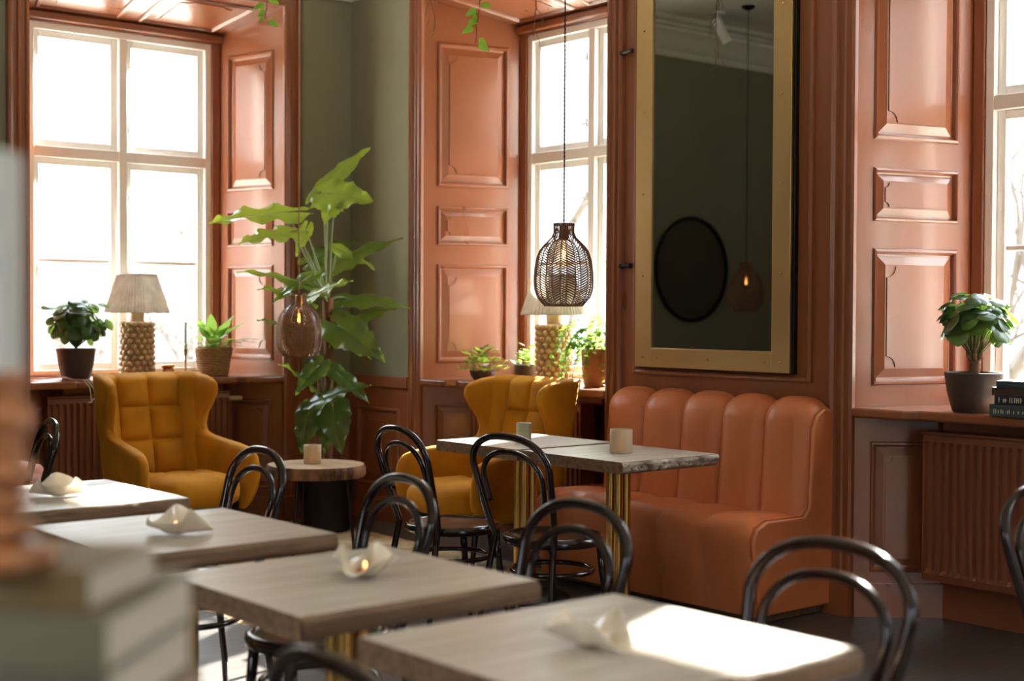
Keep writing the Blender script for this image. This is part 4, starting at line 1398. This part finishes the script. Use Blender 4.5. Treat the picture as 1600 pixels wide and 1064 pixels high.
bushy('bushy dark green plant at the left end of the middle sill, behind the armchair', (1.23, .16, SILL), POTB, .06, .08, .06, 220, .16, .14, 11, .05, LEAFD, 0, True)
bushy('small dark pot of pale leaves on the middle sill left of the lamp', (1.48, .30, SILL), POTB, .06, .075, .10, 90, .09, .12, 12, .045, LEAFL)
bushy('trailing light green plant in a tall terracotta pot at the right of the middle sill', (2.16, .24, SILL), TERRA, .068, .085, .21, 150, .14, .22, 13, .042, LEAFL, 26, tdir=(-.55, -.1))

# books on the right-hand sill
bk = [(.05, srgb(58, 70, 72), .235, 'thick grey-green book at the bottom of the stack by the right window'),
      (.036, srgb(28, 30, 34), .215, 'dark book with pale lettering, second from the bottom on the right sill'),
      (.034, srgb(62, 40, 34), .205, 'dark brown book, second from the top on the right sill'),
      (.028, srgb(48, 66, 76), .195, 'thin blue-grey book on top of the stack by the right window')]


def book(name, label, loc, rz, w_, d_, th, col, group, cloth=None, cat='book'):
    t = thing(name, label, cat, loc, rz, group)
    c = mat('book_cover', col, .5, var=.08, bump=.05)
    mb = MB(); mb.box(-w_ / 2, w_ / 2, -d_ / 2, d_ / 2, 0, .0035); mb.box(-w_ / 2, w_ / 2, -d_ / 2, d_ / 2, th - .0035, th - .0002); mb.box(-w_ / 2, w_ / 2, -d_ / 2, -d_ / 2 + .004, .003, th - .003)
    mb.build('cover', c, t, bevel=.0012)
    mb = MB(); mb.box(-w_ / 2 + .006, w_ / 2 - .004, -d_ / 2 + .005, d_ / 2 - .005, .0035, th - .0036); mb.build('page_block', PAPER, t, smooth=False)
    return t


z = SILL
for k, (th, c, wd, lab) in enumerate(bk):
    t = book('book', lab, (4.905 + [.0, .012, -.004, .01][k], .09, z), [0, .03, -.03, .05][k], wd, .16, th, c, 'stacked books on the right-hand sill')
    if k in (0, 1):
        mb = MB(); x = -wd / 2 + .02
        rnd = random.Random(k + 3)
        while x < wd / 2 - .03:
            hh = rnd.choice((.45, .6, .6, .45)) * th * (1 if k else .6)
            mb.box(x, x + .0035, -.0815, -.0795, th * .25, th * .25 + hh)
            if rnd.random() < .5: mb.box(x, x + .008, -.0815, -.0795, th * .25 + hh * .5, th * .25 + hh * .5 + .003)
            x += rnd.choice((.009, .012, .02))
        mb.build('spine_lettering', mat('pale_lettering', srgb(196, 192, 176), .5), t, smooth=False)
    z += th

# ------------------------------------------------------------------ things on the tables
def cup(label, loc, r, h, m_, flame=True):
    t = thing('tealight_holder', label, 'candle', loc, 0, 'glass tealight holders')
    mb = MB(); mb.lathe([(0, 0), (r * .94, 0), (r, .004), (r, h - .002), (r - .002, h), (r - .005, h), (r - .006, .008), (0, .008)], 36); mb.build('cup', m_, t, sharp=.8)
    mb = MB(); mb.lathe([(0, .0085), (.02, .0085), (.02, .022), (0, .022)], 18); mb.build('tealight', WAX, t, sharp=.6)
    if flame:
        mb = MB(); mb.ball((0, 0, .033), .0042, 8, 8, (1, 1, 2.2)); mb.build('flame', FLAME, t)


cup('wide sand-coloured glass tealight holder on the bark-edged bench table', (3.57, -.93, .75), .05, .105, FROST)
cup('slim greenish glass tealight holder on the left bench table by the armchair', (2.95, -.965, .75), .036, .095, FROSTG, False)
cup('pale glass tealight holder on the round log slice table', (1.17, -1.02, .505), .05, .105, FROST)
cup('white glass tealight holder on the far left table, cut by the candlestick', (3.26, -3.56, .75), .04, .10, WAX, False)


def bowl(label, loc, rz, seed, sc):
    t = thing('crumpled_bowl', label, 'bowl', loc, rz, 'crumpled cream ceramic tealight bowls')
    rnd = random.Random(seed)
    ph = [rnd.uniform(0, 6) for _ in range(4)]
    mb = MB(); n = 64

    def pt(a, q, off):
        lobe = math.sin(3 * a + ph[0]) * .6 + math.sin(2 * a + ph[1]) * .4 + .25 * math.sin(5 * a + ph[2])
        r = (.020 + .050 * q * (1 - .42 * lobe * q)) * sc
        z = (.004 + .058 * q ** 1.3 * (.62 + .50 * lobe) + off) * sc
        return (r * math.cos(a), r * math.sin(a), max(z, .001 + off))
    top = [[pt(2 * PI * k / n, q / 10, .004) for k in range(n)] for q in range(11)]
    bot = [[pt(2 * PI * k / n, q / 10, 0) for k in range(n)] for q in range(10, -1, -1)]
    V = mb.grid(top + bot, cu=True)
    mb.face(V[0][::-1]); mb.face(V[-1])
    mb.build('dish', CREAM, t, sharp=2)
    mb = MB(); mb.lathe([(0, .008), (.019, .008), (.019, .02), (0, .02)], 18); mb.build('tealight', COPPER, t, sharp=.6)
    mb = MB(); mb.ball((0, 0, .029), .004, 8, 8, (1, 1, 2)); mb.build('flame', FLAME, t)


bowl('crumpled cream tealight bowl on the nearest table', (6.13, -3.50, .75), .4, 2, 1.05)
bowl('crumpled cream tealight bowl on the second table from the front', (5.30, -3.44, .75), 2.2, 3, 1.1)
bowl('crumpled cream tealight bowl on the third table from the front', (4.46, -3.50, .75), 1.0, 5, 1.1)
bowl('crumpled cream tealight bowl on the far left sunlit table', (3.50, -3.44, .75), 3.1, 9, 1.1)

# ------------------------------------------------------------------ trailing vines hanging from the ceiling
def vine(label, x, y, zend, seed, size, dry=False):
    rnd = random.Random(seed)
    t = thing('hanging_vine', label, 'plant', (x, y, 0), 0)
    mb = MB(); ml = MB()
    pts = []; px, py = 0, 0
    n = 40
    for k in range(n + 1):
        z = ZC - (ZC - zend) * k / n
        px += rnd.uniform(-.008, .008); py += rnd.uniform(-.008, .008)
        pts.append((px, py, z))
    mb.tube(pts, .0022, 5)
    mb.build('stem', TRUNK if dry else HUSK, t, sharp=2)
    for k in range(2, n + 1, 1):
        if rnd.random() < (.9 if not dry else .8):
            p = Vector(pts[k]); a = rnd.uniform(0, 2 * PI)
            d = Vector((math.cos(a), math.sin(a), -.55)).normalized()
            if dry: ml.tube([p, p + d * .03 + Vector((0, 0, -.01)), p + d * .05 + Vector((0, 0, -.05))], .0016, 4)
            else: leaf(ml, p + d * .015, p + d * (.015 + size), size * .62, (.77, -.64, .4), .15, 0, 0, .25, 8, 2)
    ml.build('foliage', LEAFV if not dry else CORDL, t, sharp=2, recalc=False)['kind'] = 'stuff'


vine('green leafy vine tip hanging in front of the left window shutter', 2.314, -1.974, 2.70, 21, .055)
vine('green leafy vine hanging in front of the middle window shutter, longest of the strands', 2.91, -1.263, 2.59, 22, .06)
vine('dry wispy strand hanging beside the middle window casing', 2.73, -1.33, 2.66, 23, .05, True)
vine('thin dry strand hanging before the top left corner of the middle window', 2.72, -.76, 2.74, 24, .05, True)

# ------------------------------------------------------------------ blurred foreground: console, books, turned candlestick
RZ = math.radians(44)
t = thing('console_table', 'console table below the bottom left corner, carrying the foreground books', 'table', (6.707, -4.779, 0), RZ)
mb = MB(); mb.box(-.55, .135, -.30, .122, .96, 1.003); mb.build('tabletop', EDGEWOOD, t, bevel=.004)
for lx, ly in ((-.5, -.26), (.10, -.26), (-.5, .09), (.10, .09)):
    mb = MB(); mb.box(lx - .02, lx + .02, ly - .02, ly + .02, 0, .96); mb.build('leg', EDGEWOOD, t, bevel=.003)
GB = 'thick books stacked in the blurred foreground'
book('book', 'bottom book of the blurred foreground stack at lower left', (6.709, -4.783, 1.003), RZ + .01, .265, .235, .05, srgb(96, 92, 76), GB)
book('book', 'middle book of the blurred foreground stack, wide pale pages', (6.707, -4.779, 1.053), RZ, .26, .235, .049, srgb(110, 104, 84), GB)
book('book', 'olive brown top book of the blurred foreground stack, under the candlestick', (6.721, -4.797, 1.102), math.radians(41.3), .23, .158, .038, srgb(112, 92, 56), GB)
t = thing('turned_candlestick', 'blurred turned wooden candlestick standing on the foreground books', 'candlestick', (6.785, -4.826, 1.14))
pr = [(0, 0), (.046, 0), (.048, .012), (.030, .02)]
for k, (z0, h_, r_) in enumerate(((.02, .026, .030), (.046, .020, .022), (.066, .034, .027), (.10, .016, .018), (.116, .034, .025), (.15, .014, .018))):
    for q in range(0, 9): pr.append((.012 + (r_ - .012) * math.sin(PI * q / 8) ** .7, z0 + h_ * q / 8))
pr += [(.022, .166), (.023, .172), (.017, .174), (0, .170)]
mb = MB(); mb.lathe(pr, 32); mb.build('stem', TURNED, t, sharp=2)
mb = MB(); mb.lathe([(0, 0), (.0165, 0), (.0160, .195), (.006, .20), (0, .20)], 24)
c = mb.build('pillar_candle', CANDLEG, sharp=1); c.location = (6.785, -4.826, 1.3105)
tag(c, 'blurred tall pale candle at the far left edge, standing in the turned candlestick', 'candle')
